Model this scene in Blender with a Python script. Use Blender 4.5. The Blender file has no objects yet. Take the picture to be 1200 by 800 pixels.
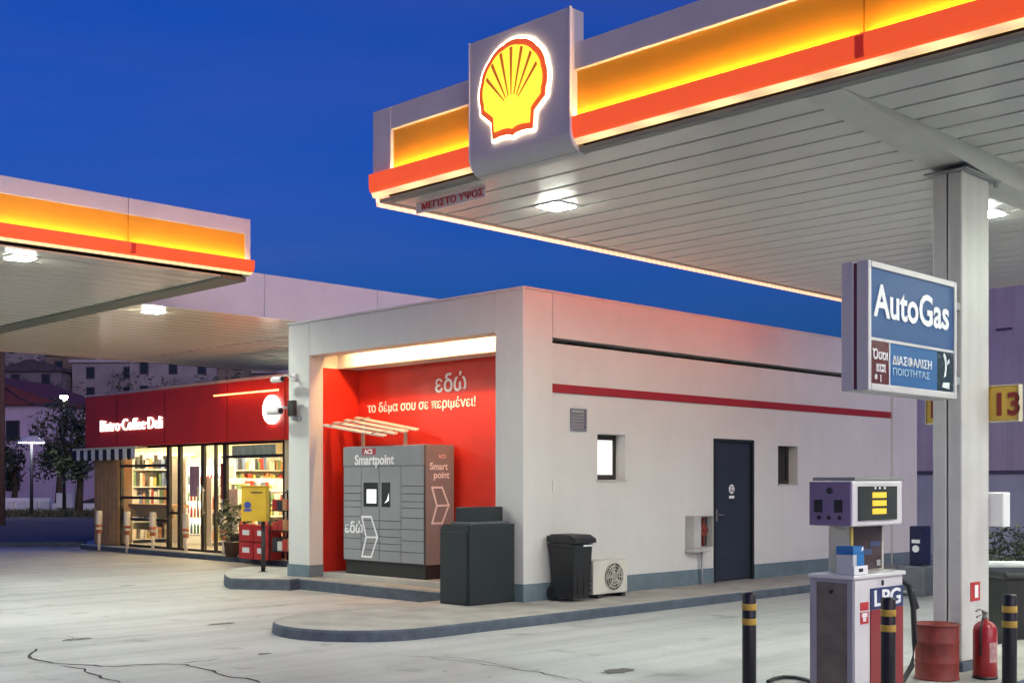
import bpy, bmesh, math, random
from mathutils import Vector, Matrix
random.seed(7)
R = math.radians
SC = bpy.context.scene
COL = SC.collection

# ------------------------------------------------------------------ camera, sky, sun, exposure
F = 1420.0                      # focal length in pixels of the 1200 px wide photograph
CAMZ = 1.6
cam = bpy.data.cameras.new('camera')
cam.sensor_width = 36.0
cam.lens = F / 1200 * 36
cam.shift_y = 165 / 1200
cam.clip_start = 0.05
cam.clip_end = 3000
camo = bpy.data.objects.new('camera', cam)
camo.location = (0, 0, CAMZ)
camo.rotation_euler = (R(90), 0, R(-45))
COL.objects.link(camo)
SC.camera = camo

SUN_EL, SUN_AZ = R(0.9), R(194)
world = bpy.data.worlds.new('World')
SC.world = world
world.use_nodes = True
wn = world.node_tree
sky = wn.nodes.new('ShaderNodeTexSky')
sky.sky_type = 'NISHITA'
sky.sun_disc = False
sky.sun_elevation = SUN_EL
sky.sun_rotation = SUN_AZ
sky.ozone_density = 7.4
sky.air_density = 1.0
sky.dust_density = 1.0
# thin high cloud over the whole sky
stc = wn.nodes.new('ShaderNodeTexCoord')
smp = wn.nodes.new('ShaderNodeMapping')
smp.inputs['Scale'].default_value = (1.2, 1.2, 7.0)
wn.links.new(stc.outputs['Generated'], smp.inputs['Vector'])
snz = wn.nodes.new('ShaderNodeTexNoise')
snz.inputs['Scale'].default_value = 2.2
snz.inputs['Detail'].default_value = 6
wn.links.new(smp.outputs[0], snz.inputs['Vector'])
smr = wn.nodes.new('ShaderNodeMapRange')
smr.inputs['From Min'].default_value = 0.15
smr.inputs['From Max'].default_value = 0.80
smr.inputs['To Max'].default_value = 0.15
wn.links.new(snz.outputs['Fac'], smr.inputs['Value'])
smx = wn.nodes.new('ShaderNodeMix')
smx.data_type = 'RGBA'
smx.inputs['B'].default_value = (0.42, 0.28, 0.70, 1)
wn.links.new(smr.outputs[0], smx.inputs['Factor'])
wn.links.new(sky.outputs[0], smx.inputs['A'])
wn.links.new(smx.outputs['Result'], wn.nodes['Background'].inputs[0])
wn.nodes['Background'].inputs[1].default_value = 0.15

sun = bpy.data.lights.new('sun', 'SUN')
sun.energy = 0.50
sun.angle = R(50)
sun.color = (1.0, 0.78, 0.82)
suno = bpy.data.objects.new('sun', sun)
sd = Vector((math.sin(SUN_AZ) * math.cos(R(9)), math.cos(SUN_AZ) * math.cos(R(9)), math.sin(R(9))))
suno.rotation_euler = sd.to_track_quat('Z', 'Y').to_euler()
COL.objects.link(suno)

SC.view_settings.view_transform = 'Standard'
SC.view_settings.look = 'None'
SC.view_settings.exposure = 1.85
SC.view_settings.gamma = 1
LAMPS = 0.55                    # all lit lamps of the place, relative to the exposure above
SC.cycles.use_denoising = True
SC.cycles.max_bounces = 6
SC.cycles.diffuse_bounces = 3
SC.cycles.glossy_bounces = 3
SC.cycles.transparent_max_bounces = 12
SC.cycles.sample_clamp_indirect = 4.0
SC.cycles.caustics_reflective = False
SC.cycles.caustics_refractive = False

# ------------------------------------------------------------------ places read off the photograph
def at(px, d):
    """world X, Y of the photograph column px at depth d"""
    r = (px - 600) / F
    s = d * math.sqrt(2)
    return (s * (1 + r) / 2, s * (1 - r) / 2)

def gp(px, py, z=0.0):
    d = F * (CAMZ - z) / (py - 565)
    x, y = at(px, d)
    return (x, y, z)

def zat(py, d):
    return CAMZ + (565 - py) * d / F

# ------------------------------------------------------------------ materials
MATS = {}
def _bsdf(name):
    m = bpy.data.materials.new(name)
    m.use_nodes = True
    return m, m.node_tree, m.node_tree.nodes['Principled BSDF']

def mat(name, col, rough=0.5, metal=0.0, noise=0.12, scale=3.0, bump=0.0, bscale=60.0, emit=None, estr=0.0, coat=0.0, stain=0.0, rvar=0.1):
    if name in MATS:
        return MATS[name]
    m, nt, b = _bsdf(name)
    tc = nt.nodes.new('ShaderNodeTexCoord')
    co = tc.outputs['Object']
    if noise > 0:
        n = nt.nodes.new('ShaderNodeTexNoise')
        n.inputs['Scale'].default_value = scale
        n.inputs['Detail'].default_value = 7
        n.inputs['Roughness'].default_value = 0.65
        nt.links.new(co, n.inputs['Vector'])
        ramp = nt.nodes.new('ShaderNodeMapRange')
        ramp.inputs['From Min'].default_value = 0.3
        ramp.inputs['From Max'].default_value = 0.7
        ramp.inputs['To Min'].default_value = 1 - noise
        ramp.inputs['To Max'].default_value = 1 + noise * 0.6
        nt.links.new(n.outputs['Fac'], ramp.inputs['Value'])
        mul = nt.nodes.new('ShaderNodeMix')
        mul.data_type = 'RGBA'
        mul.blend_type = 'MULTIPLY'
        mul.inputs['Factor'].default_value = 1
        mul.inputs['A'].default_value = (*col, 1)
        nt.links.new(ramp.outputs[0], mul.inputs['B'])
        out = mul.outputs['Result']
        if stain > 0:
            mp = nt.nodes.new('ShaderNodeMapping')
            mp.inputs['Scale'].default_value = (8, 8, 0.3)
            nt.links.new(co, mp.inputs['Vector'])
            n3 = nt.nodes.new('ShaderNodeTexNoise')
            n3.inputs['Scale'].default_value = 1.0
            n3.inputs['Detail'].default_value = 6
            nt.links.new(mp.outputs[0], n3.inputs['Vector'])
            r3 = nt.nodes.new('ShaderNodeMapRange')
            r3.inputs['From Min'].default_value = 0.45
            r3.inputs['From Max'].default_value = 0.75
            r3.inputs['To Min'].default_value = 1
            r3.inputs['To Max'].default_value = 1 - stain
            nt.links.new(n3.outputs['Fac'], r3.inputs['Value'])
            m2 = nt.nodes.new('ShaderNodeMix')
            m2.data_type = 'RGBA'
            m2.blend_type = 'MULTIPLY'
            m2.inputs['Factor'].default_value = 1
            nt.links.new(out, m2.inputs['A'])
            nt.links.new(r3.outputs[0], m2.inputs['B'])
            out = m2.outputs['Result']
        nt.links.new(out, b.inputs['Base Color'])
        rr = nt.nodes.new('ShaderNodeMapRange')
        rr.inputs['To Min'].default_value = max(0.03, rough - rvar * .8)
        rr.inputs['To Max'].default_value = min(1, rough + rvar)
        nt.links.new(n.outputs['Fac'], rr.inputs['Value'])
        nt.links.new(rr.outputs[0], b.inputs['Roughness'])
    else:
        b.inputs['Base Color'].default_value = (*col, 1)
        b.inputs['Roughness'].default_value = rough
    b.inputs['Metallic'].default_value = metal
    if coat:
        b.inputs['Coat Weight'].default_value = coat
        b.inputs['Coat Roughness'].default_value = 0.1
    if bump > 0:
        n2 = nt.nodes.new('ShaderNodeTexNoise')
        n2.inputs['Scale'].default_value = bscale
        n2.inputs['Detail'].default_value = 4
        nt.links.new(co, n2.inputs['Vector'])
        bp = nt.nodes.new('ShaderNodeBump')
        bp.inputs['Strength'].default_value = bump
        bp.inputs['Distance'].default_value = 0.01
        nt.links.new(n2.outputs['Fac'], bp.inputs['Height'])
        nt.links.new(bp.outputs[0], b.inputs['Normal'])
    if emit:
        b.inputs['Emission Color'].default_value = (*emit, 1)
        b.inputs['Emission Strength'].default_value = estr * LAMPS
    MATS[name] = m
    return m

def glow(name, col, strength):
    return mat(name, (0.8, 0.8, 0.8), 0.4, noise=0, emit=col, estr=strength)

def glass_mat():
    m = bpy.data.materials.new('window_glass')
    m.use_nodes = True
    nt = m.node_tree
    nt.nodes.clear()
    o = nt.nodes.new('ShaderNodeOutputMaterial')
    t = nt.nodes.new('ShaderNodeBsdfTransparent')
    t.inputs[0].default_value = (0.9, 0.93, 0.92, 1)
    g = nt.nodes.new('ShaderNodeBsdfGlossy')
    g.inputs['Roughness'].default_value = 0.03
    f = nt.nodes.new('ShaderNodeFresnel')
    f.inputs[0].default_value = 1.5
    mx = nt.nodes.new('ShaderNodeMixShader')
    ge = nt.nodes.new('ShaderNodeNewGeometry')
    iv = nt.nodes.new('ShaderNodeMath'); iv.operation = 'SUBTRACT'; iv.inputs[0].default_value = 1
    nt.links.new(ge.outputs['Backfacing'], iv.inputs[1])
    fm = nt.nodes.new('ShaderNodeMath'); fm.operation = 'MULTIPLY'
    nt.links.new(f.outputs[0], fm.inputs[0]); nt.links.new(iv.outputs[0], fm.inputs[1])
    nt.links.new(fm.outputs[0], mx.inputs[0])
    nt.links.new(t.outputs[0], mx.inputs[1])
    nt.links.new(g.outputs[0], mx.inputs[2])
    nt.links.new(mx.outputs[0], o.inputs[0])
    return m

def concrete_ground():
    m, nt, b = _bsdf('forecourt_concrete')
    tc = nt.nodes.new('ShaderNodeTexCoord')
    def noise(scale, detail=8, rough=0.6, stretch=None):
        n = nt.nodes.new('ShaderNodeTexNoise')
        n.inputs['Scale'].default_value = scale
        n.inputs['Detail'].default_value = detail
        n.inputs['Roughness'].default_value = rough
        if stretch:
            mp = nt.nodes.new('ShaderNodeMapping')
            mp.inputs['Scale'].default_value = stretch
            mp.inputs['Rotation'].default_value = (0, 0, R(45))
            nt.links.new(tc.outputs['Object'], mp.inputs['Vector'])
            nt.links.new(mp.outputs[0], n.inputs['Vector'])
        else:
            nt.links.new(tc.outputs['Object'], n.inputs['Vector'])
        return n
    big = noise(0.22, 5, 0.6)
    mid = noise(1.1, 9, 0.7, (1.0, 0.45, 1))
    fine = noise(38, 5, 0.7)
    spot = noise(1.7, 3, 0.5)
    cr = nt.nodes.new('ShaderNodeValToRGB')
    cr.color_ramp.elements[0].position = 0.3
    cr.color_ramp.elements[0].color = (0.28, 0.28, 0.28, 1)
    cr.color_ramp.elements[1].position = 0.68
    cr.color_ramp.elements[1].color = (0.50, 0.498, 0.49, 1)
    add = nt.nodes.new('ShaderNodeMath')
    add.operation = 'MULTIPLY_ADD'
    add.inputs[1].default_value = 0.5
    half = nt.nodes.new('ShaderNodeMath')
    half.operation = 'MULTIPLY'
    half.inputs[1].default_value = 0.5
    nt.links.new(mid.outputs['Fac'], half.inputs[0])
    nt.links.new(big.outputs['Fac'], add.inputs[0])
    nt.links.new(half.outputs[0], add.inputs[2])
    nt.links.new(add.outputs[0], cr.inputs[0])
    sr = nt.nodes.new('ShaderNodeMapRange')
    sr.inputs['From Min'].default_value = 0.62
    sr.inputs['From Max'].default_value = 0.74
    sr.inputs['To Min'].default_value = 1
    sr.inputs['To Max'].default_value = 0.62
    nt.links.new(spot.outputs['Fac'], sr.inputs['Value'])
    fr = nt.nodes.new('ShaderNodeMapRange')
    fr.inputs['From Min'].default_value = 0.25
    fr.inputs['From Max'].default_value = 0.75
    fr.inputs['To Min'].default_value = 0.8
    fr.inputs['To Max'].default_value = 1.15
    nt.links.new(fine.outputs['Fac'], fr.inputs['Value'])
    m1 = nt.nodes.new('ShaderNodeMix'); m1.data_type = 'RGBA'; m1.blend_type = 'MULTIPLY'; m1.inputs['Factor'].default_value = 1
    m2 = nt.nodes.new('ShaderNodeMix'); m2.data_type = 'RGBA'; m2.blend_type = 'MULTIPLY'; m2.inputs['Factor'].default_value = 1
    nt.links.new(cr.outputs[0], m1.inputs['A']); nt.links.new(sr.outputs[0], m1.inputs['B'])
    nt.links.new(m1.outputs['Result'], m2.inputs['A']); nt.links.new(fr.outputs[0], m2.inputs['B'])
    streak = noise(1.0, 6, 0.6)
    mp2 = nt.nodes.new('ShaderNodeMapping')
    mp2.inputs['Scale'].default_value = (0.10, 1.9, 1)
    nt.links.new(tc.outputs['Object'], mp2.inputs['Vector'])
    nt.links.new(mp2.outputs[0], streak.inputs['Vector'])
    tr = nt.nodes.new('ShaderNodeMapRange')
    tr.inputs['From Min'].default_value = 0.45
    tr.inputs['From Max'].default_value = 0.72
    tr.inputs['To Min'].default_value = 1.04
    tr.inputs['To Max'].default_value = 0.74
    nt.links.new(streak.outputs['Fac'], tr.inputs['Value'])
    vo = nt.nodes.new('ShaderNodeTexVoronoi')
    vo.inputs['Scale'].default_value = 2.6
    nt.links.new(tc.outputs['Object'], vo.inputs['Vector'])
    vr = nt.nodes.new('ShaderNodeMapRange')
    vr.inputs['From Min'].default_value = 0.03
    vr.inputs['From Max'].default_value = 0.09
    vr.inputs['To Min'].default_value = 0.55
    vr.inputs['To Max'].default_value = 1
    nt.links.new(vo.outputs['Distance'], vr.inputs['Value'])
    m3 = nt.nodes.new('ShaderNodeMix'); m3.data_type = 'RGBA'; m3.blend_type = 'MULTIPLY'; m3.inputs['Factor'].default_value = 1
    m4 = nt.nodes.new('ShaderNodeMix'); m4.data_type = 'RGBA'; m4.blend_type = 'MULTIPLY'; m4.inputs['Factor'].default_value = 1
    nt.links.new(m2.outputs['Result'], m3.inputs['A']); nt.links.new(tr.outputs[0], m3.inputs['B'])
    nt.links.new(m3.outputs['Result'], m4.inputs['A']); nt.links.new(vr.outputs[0], m4.inputs['B'])
    nt.links.new(m4.outputs['Result'], b.inputs['Base Color'])
    rr = nt.nodes.new('ShaderNodeMapRange')
    rr.inputs['To Min'].default_value = 0.42
    rr.inputs['To Max'].default_value = 0.75
    nt.links.new(mid.outputs['Fac'], rr.inputs['Value'])
    nt.links.new(rr.outputs[0], b.inputs['Roughness'])
    bp = nt.nodes.new('ShaderNodeBump')
    bp.inputs['Strength'].default_value = 0.35
    bp.inputs['Distance'].default_value = 0.01
    nt.links.new(fine.outputs['Fac'], bp.inputs['Height'])
    nt.links.new(bp.outputs[0], b.inputs['Normal'])
    return m

def led_cover(name, col, strength):
    """ribbed translucent cover of a lit strip"""
    m, nt, b = _bsdf(name)
    tc = nt.nodes.new('ShaderNodeTexCoord')
    mp = nt.nodes.new('ShaderNodeMapping')
    mp.inputs['Rotation'].default_value = (R(35), R(35), R(30))
    nt.links.new(tc.outputs['Object'], mp.inputs['Vector'])
    wv = nt.nodes.new('ShaderNodeTexWave')
    wv.inputs['Scale'].default_value = 4.5
    nt.links.new(mp.outputs[0], wv.inputs['Vector'])
    r = nt.nodes.new('ShaderNodeMapRange')
    r.inputs['To Min'].default_value = 0.6 * strength * LAMPS
    r.inputs['To Max'].default_value = 1.15 * strength * LAMPS
    nt.links.new(wv.outputs['Fac'], r.inputs['Value'])
    b.inputs['Base Color'].default_value = (0.8, 0.75, 0.6, 1)
    b.inputs['Emission Color'].default_value = (*col, 1)
    nt.links.new(r.outputs[0], b.inputs['Emission Strength'])
    return m

GLASS = glass_mat()
PLASTER = mat('white_plaster', (0.60, 0.60, 0.575), 0.85, noise=0.07, scale=0.9, bump=0.25, bscale=90, stain=0.03)
PLINTH = mat('blue_grey_plinth_paint', (0.13, 0.185, 0.215), 0.7, noise=0.25, scale=4, bump=0.2)
KERBPAINT = mat('dark_blue_grey_kerb_paint', (0.075, 0.095, 0.125), 0.75, noise=0.4, scale=5, bump=0.4, bscale=40)
PAVE = mat('pavement_concrete', (0.36, 0.345, 0.315), 0.85, noise=0.3, scale=2.2, bump=0.4, bscale=45)
REDWALL = mat('red_painted_panel', (0.58, 0.024, 0.012), 0.42, noise=0.12, scale=2, coat=0.0)
REDSTRIPE = mat('dark_red_stripe', (0.30, 0.012, 0.02), 0.5, noise=0.12)
SLAT = mat('white_ceiling_slat', (0.66, 0.655, 0.60), 0.24, noise=0.035, scale=0.6, rvar=0.015)
WARMLIT = mat('painted_warm_light_slat', (0.80, 0.70, 0.52), 0.2, noise=0.035, scale=0.6, rvar=0.015)  # warm light on the link soffit is put into this slat colour
DARKGAP = mat('dark_roof_underside', (0.03, 0.03, 0.03), 0.9, noise=0)
CAP = mat('pale_grey_fascia', (0.63, 0.61, 0.60), 0.4, noise=0.06, scale=2)
YELLOW = mat('yellow_fascia', (0.84, 0.39, 0.010), 0.45, noise=0.05, scale=2)
REDBAND = mat('red_lit_band', (0.75, 0.07, 0.02), 0.35, noise=0.05, emit=(1.0, 0.11, 0.025), estr=0.36)
STRIP = led_cover('lit_pale_yellow_strip', (1.0, 0.64, 0.24), 0.62)
REDBAND2 = mat('red_lit_band_bright', (0.75, 0.07, 0.02), 0.35, noise=0.05, emit=(1.0, 0.16, 0.11), estr=5.0)
PINKSTRIP = led_cover('lit_pink_strip', (1.0, 0.40, 0.24), 1.0)
REDJOINT = mat('band_joint_red', (0.5, 0.03, 0.01), 0.3, noise=0, emit=(1, .05, .01), estr=.12)
UPLIGHT = glow('hidden_led_strip', (1.0, 0.72, 0.30), 11.0)
UPLIGHT2 = glow('hidden_led_strip_bright', (1.0, 0.72, 0.30), 30.0)
LENS = glow('luminaire_lens', (0.91, 1.0, 0.86), 430)
WHITEMETAL = mat('white_metal', (0.66, 0.65, 0.63), 0.4, noise=0.08)
GREYMETAL = mat('grey_metal', (0.30, 0.31, 0.32), 0.45, metal=0.2, noise=0.12)
DARKMETAL = mat('dark_metal', (0.03, 0.033, 0.037), 0.45, noise=0.2)
BLACK = mat('black_plastic', (0.014, 0.015, 0.017), 0.45, noise=0.2, scale=6)
NAVYDOOR = mat('dark_navy_door_paint', (0.016, 0.025, 0.042), 0.5, noise=0.18, scale=3)
WHITEPRINT = mat('white_print', (0.85, 0.85, 0.85), 0.5, noise=0)
STEEL = mat('brushed_steel', (0.35, 0.33, 0.31), 0.35, metal=0.8, noise=0.2, scale=9)
WOOD = mat('pale_wood', (0.42, 0.24, 0.10), 0.6, noise=0.3, scale=6)

# ------------------------------------------------------------------ mesh builder
class MB:
    def __init__(self, frame=None):
        self.bm = bmesh.new()
        self.frame = frame
        self.mi = 0
        self.smooth = False
    def v(self, p):
        p = Vector(p)
        return self.bm.verts.new(self.frame @ p if self.frame else p)
    def face(self, vs):
        try:
            f = self.bm.faces.new(vs)
            f.material_index = self.mi
            f.smooth = self.smooth
            return f
        except ValueError:
            return None
    def box(self, x0, x1, y0, y1, z0, z1, bev=0.0):
        x0, x1 = min(x0, x1), max(x0, x1); y0, y1 = min(y0, y1), max(y0, y1); z0, z1 = min(z0, z1), max(z0, z1)
        if bev <= 0:
            vs = [self.v((x, y, z)) for z in (z0, z1) for y in (y0, y1) for x in (x0, x1)]
            for q in ((0, 2, 3, 1), (4, 5, 7, 6), (0, 1, 5, 4), (2, 6, 7, 3), (0, 4, 6, 2), (1, 3, 7, 5)):
                self.face([vs[i] for i in q])
            return self
        b = min(bev, (x1 - x0) / 2.2, (y1 - y0) / 2.2, (z1 - z0) / 2.2)
        t = bmesh.new()
        bmesh.ops.create_cube(t, size=1)
        for vv in t.verts:
            vv.co = ((x0 + x1) / 2 + vv.co.x * (x1 - x0), (y0 + y1) / 2 + vv.co.y * (y1 - y0), (z0 + z1) / 2 + vv.co.z * (z1 - z0))
        bmesh.ops.bevel(t, geom=list(t.edges), offset=b, segments=2, profile=0.5, affect='EDGES')
        mp = {vv: self.v(vv.co) for vv in t.verts}
        for f in t.faces:
            self.face([mp[vv] for vv in f.verts])
        t.free()
        return self
    def prism(self, pts, origin, u, w, n, depth):
        """2-D outline pts in the plane (u, w) through origin, extruded along n by depth"""
        o, u, w, n = Vector(origin), Vector(u), Vector(w), Vector(n)
        a = [self.v(o + u * p[0] + w * p[1]) for p in pts]
        b = [self.v(o + u * p[0] + w * p[1] + n * depth) for p in pts]
        k = len(pts)
        self.face(a[::-1]); self.face(b)
        for i in range(k):
            self.face([a[i], a[(i + 1) % k], b[(i + 1) % k], b[i]])
        return self
    def lathe(self, prof, c, seg=24, axis='z', ang=2 * math.pi):
        """profile of (radius, height) turned about an axis through c"""
        c = Vector(c)
        rings = []
        for r, h in prof:
            ring = []
            for i in range(seg):
                a = ang * i / seg
                if axis == 'z': p = (r * math.cos(a), r * math.sin(a), h)
                elif axis == 'y': p = (r * math.cos(a), h, r * math.sin(a))
                else: p = (h, r * math.cos(a), r * math.sin(a))
                ring.append(self.v(c + Vector(p)))
            rings.append(ring)
        sm = self.smooth
        self.smooth = True
        for a, b in zip(rings, rings[1:]):
            for i in range(seg):
                self.face([a[i], a[(i + 1) % seg], b[(i + 1) % seg], b[i]])
        self.smooth = sm
        if prof[0][0] > 1e-6: self.face(rings[0][::-1])
        if prof[-1][0] > 1e-6: self.face(rings[-1])
        return self
    def cyl(self, c, r, h, seg=20, axis='z'):
        return self.lathe([(r, 0), (r, h)], c, seg, axis)
    def tube(self, pts, r, seg=8):
        pts = [Vector(p) for p in pts]
        rings = []
        for i, p in enumerate(pts):
            t = (pts[min(i + 1, len(pts) - 1)] - pts[max(i - 1, 0)]).normalized()
            s = t.orthogonal().normalized() if abs(t.z) > 0.95 else t.cross(Vector((0, 0, 1))).normalized()
            q = s.cross(t)
            rr = r[i] if isinstance(r, (list, tuple)) else r
            rings.append([self.v(p + s * rr * math.cos(2 * math.pi * k / seg) + q * rr * math.sin(2 * math.pi * k / seg)) for k in range(seg)])
        sm = self.smooth
        self.smooth = True
        for a, b in zip(rings, rings[1:]):
            for i in range(seg):
                self.face([a[i], a[(i + 1) % seg], b[(i + 1) % seg], b[i]])
        self.smooth = sm
        self.face(rings[0][::-1]); self.face(rings[-1])
        return self
    def build(self, name, mats, parent=None, **props):
        if self.bm.faces and not props.pop('raw', False):
            bmesh.ops.recalc_face_normals(self.bm, faces=list(self.bm.faces))
        me = bpy.data.meshes.new(name)
        self.bm.to_mesh(me)
        self.bm.free()
        for m in (mats if isinstance(mats, (list, tuple)) else [mats]):
            me.materials.append(m)
        return link(name, me, parent, **props)

def link(name, me, parent=None, **props):
    o = bpy.data.objects.new(name, me)
    COL.objects.link(o)
    if parent:
        o.parent = parent
        o.matrix_parent_inverse = Matrix.Translation(-parent.location)      # meshes are written in world coordinates
    for k, val in props.items():
        o[k] = val
    return o

def thing(name, label, cat, loc=(0, 0, 0), group=None):
    o = bpy.data.objects.new(name, None)
    o.empty_display_size = 0.2
    o.location = loc
    COL.objects.link(o)
    o['label'] = label
    o['category'] = cat
    if group: o['group'] = group
    return o

def structure(o, label=None):
    o['kind'] = 'structure'
    if label: o['label'] = label
    return o

def copy_tree(o, parent=None, loc=None):
    c = o.copy()
    COL.objects.link(c)
    if parent: c.parent = parent
    if loc is not None: c.location = loc
    for ch in [k for k in bpy.data.objects if k.parent == o]:
        copy_tree(ch, c)
    return c

X_, Y_, Z_ = Vector((1, 0, 0)), Vector((0, 1, 0)), Vector((0, 0, 1))
def text(s, size, m, parent, origin, right, up=(0, 0, 1), depth=0.006, align='LEFT', bold=0.0, name='lettering', stretch=1.0, width=None):
    cu = bpy.data.curves.new(name, 'FONT')
    cu.body = s
    cu.size = size
    cu.extrude = depth / 2
    cu.offset = bold * size
    cu.align_x = align
    cu.resolution_u = 3
    ob = bpy.data.objects.new('tmp_text', cu)
    COL.objects.link(ob)
    bpy.context.view_layer.update()
    me = bpy.data.meshes.new_from_object(ob.evaluated_get(bpy.context.evaluated_depsgraph_get()))
    bpy.data.objects.remove(ob)
    bpy.data.curves.remove(cu)
    if width:
        xs_ = [q.co.x for q in me.vertices]
        stretch = width / (max(xs_) - min(xs_))
    r, u = Vector(right).normalized(), Vector(up).normalized()
    n = r.cross(u)
    M = Matrix((r, u, n)).transposed().to_4x4()
    M.translation = Vector(origin) + n * depth / 2
    me.transform(M @ Matrix.Diagonal((stretch, 1, 1, 1)))
    me.materials.clear()
    me.materials.append(m)
    me.name = name
    return link(name, me, parent)

LEFTWARD = -Y_      # reading direction on walls that face -X
# ------------------------------------------------------------------ ground, roads, hill
def ground():
    n = 60
    mb = MB()
    xs = [-800 + 1600 * i / 8 for i in range(9)]
    vs = [[mb.v((x + 200, y + 200, 0)) for y in xs] for x in xs]
    for i in range(8):
        for j in range(8):
            mb.face([vs[i][j], vs[i + 1][j], vs[i + 1][j + 1], vs[i][j + 1]])
    g = mb.build('ground', concrete_ground())
    structure(g, 'pale worn concrete forecourt with stains and dark cracks')
    return g
GROUND = ground()

CRACKM = mat('crack_tar', (0.02, 0.02, 0.02), 0.8, noise=0.3)
def crack(pixels, w=0.021):
    pts = []
    for a, b in zip(pixels, pixels[1:]):
        A, B = Vector(gp(*a)), Vector(gp(*b))
        n = max(2, int((B - A).length / 0.12))
        for i in range(n):
            pts.append(A.lerp(B, i / n) + Vector((random.uniform(-.03, .03), random.uniform(-.03, .03), 0)))
    pts.append(Vector(gp(*pixels[-1])))
    mb = MB()
    L = []
    for i, p in enumerate(pts):
        t = (pts[min(i + 1, len(pts) - 1)] - pts[max(i - 1, 0)]).normalized()
        s = Vector((-t.y, t.x, 0))
        ww = w * random.uniform(0.35, 1.0) * (0.25 if i in (0, len(pts) - 1) else 1)
        L.append((mb.v((p + s * ww).xy.to_3d() + Vector((0, 0, .004))), mb.v((p - s * ww).xy.to_3d() + Vector((0, 0, .004)))))
    for a, b in zip(L, L[1:]):
        mb.face([a[0], a[1], b[1], b[0]])
    mb.build('crack', CRACKM, GROUND)
def zc(*pp):     # from the enlarged crop of the lower left quarter
    return [(x * 0.35, 620 + y * 0.35) for x, y in pp]
crack(zc((122, 398), (104, 414), (110, 430), (150, 441), (210, 451), (270, 454), (340, 457), (392, 460), (450, 452), (540, 451), (600, 451), (640, 457), (700, 474), (760, 490), (820, 500), (872, 514)))
crack(zc((205, 455), (270, 468), (330, 490), (405, 516)), 0.016)
crack(zc((610, 448), (660, 440), (700, 438), (740, 430)), 0.014)
crack(zc((0, 414), (40, 410), (80, 404)), 0.01)
crack(zc((185, 352), (225, 356), (250, 368), (330, 368), (450, 358), (560, 352)), 0.008)
crack([(500, 770), (560, 777), (620, 786), (700, 801)], 0.010)
crack([(470, 768), (540, 771), (600, 780)], 0.008)
STAIN = mat('oil_stain', (0.09, 0.085, 0.08), 0.6, noise=0.5, scale=8)
for px, py, rx, ry in ((91, 749, .16, .10), (259, 731, .2, .08), (725, 786, .22, .10), (149, 686, .15, .06), (310, 766, .09, .05)):
    x, y, _ = gp(px, py)
    mb = MB()
    k = 16
    mb.face([mb.v((x + rx * math.cos(6.283 * i / k) * random.uniform(.7, 1.2), y + ry * math.sin(6.283 * i / k) * random.uniform(.7, 1.2), .005)) for i in range(k)])
    mb.build('stain', STAIN, GROUND)

def sheet(name, pts, z, m, label):
    mb = MB()
    mb.face([mb.v((p[0], p[1], z)) for p in pts])
    return structure(mb.build(name, m), label)
ASPHALT = mat('road_asphalt', (0.13, 0.115, 0.115), 0.9, noise=0.3, scale=1.5, bump=0.3)
P = lambda px, d: at(px, d)
sheet('road', [P(-900, 31), P(95, 30.6), P(103, 33), P(150, 40), P(900, 75), P(900, 120), P(-900, 120)], 0.006, ASPHALT, 'dark asphalt road beyond the forecourt')
VERGE = mat('dry_grass_soil', (0.05, 0.055, 0.03), 0.95, noise=0.5, scale=0.8, bump=0.6, bscale=20)
sheet('grass_verge', [P(-400, 55), P(420, 55), P(420, 66), P(-400, 66)], 0.012, VERGE, 'strip of rough grass along the far side of the road')
# kerb between the forecourt and the road
def wall_line(mb, p, q, t, z0, z1):
    p, q = Vector((*p, 0)), Vector((*q, 0))
    d = (q - p).normalized()
    s = Vector((-d.y, d.x, 0)) * t / 2
    mb.prism([(0, 0), (1, 0), (1, 1), (0, 1)], p - s + Vector((0, 0, z0)), q - p, s * 2, Z_, z1 - z0)
mb = MB(); wall_line(mb, P(-300, 30.4), P(100, 30.2), 0.18, 0, 0.12)
structure(mb.build('road_kerb', KERBPAINT), 'low dark kerb between forecourt and road')
mb = MB(); wall_line(mb, P(-300, 67), P(420, 67), 0.4, 0, 0.45)
structure(mb.build('far_kerb', mat('white_kerb', (0.7, 0.7, 0.7), 0.8)), 'white painted kerb across the road')

def hill():
    mb = MB()
    nx, ny = 40, 26
    g = []
    for j in range(ny):
        d = 85 + 335 * (j / (ny - 1)) ** 1.3
        row = []
        for i in range(nx):
            px = -700 + 1150 * i / (nx - 1)
            x, y = at(px, d)
            fall = min(1, max(0, (430 - px) / 160))
            zz = 37 * (1 - math.exp(-max(0, d - 88) / 150)) * fall
            zz += fall * (1.2 * math.sin(x * .05) + 1.0 * math.sin(y * .07 + x * .03)) * min(1, (d - 85) / 60) * .8
            row.append(mb.v((x, y, zz - 0.05)))
        g.append(row)
    mb.smooth = True
    for a, b in zip(g, g[1:]):
        for i in range(nx - 1):
            mb.face([a[i], a[i + 1], b[i + 1], b[i]])
    return structure(mb.build('hill', mat('hillside_scrub', (0.035, 0.042, 0.028), 0.95, noise=0.6, scale=0.15, bump=0.8, bscale=3)), 'dark hillside rising behind the road')
hill()
def hill_z(px, d):
    return 37 * (1 - math.exp(-max(0, d - 88) / 150)) * min(1, max(0, (430 - px) / 160))

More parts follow.
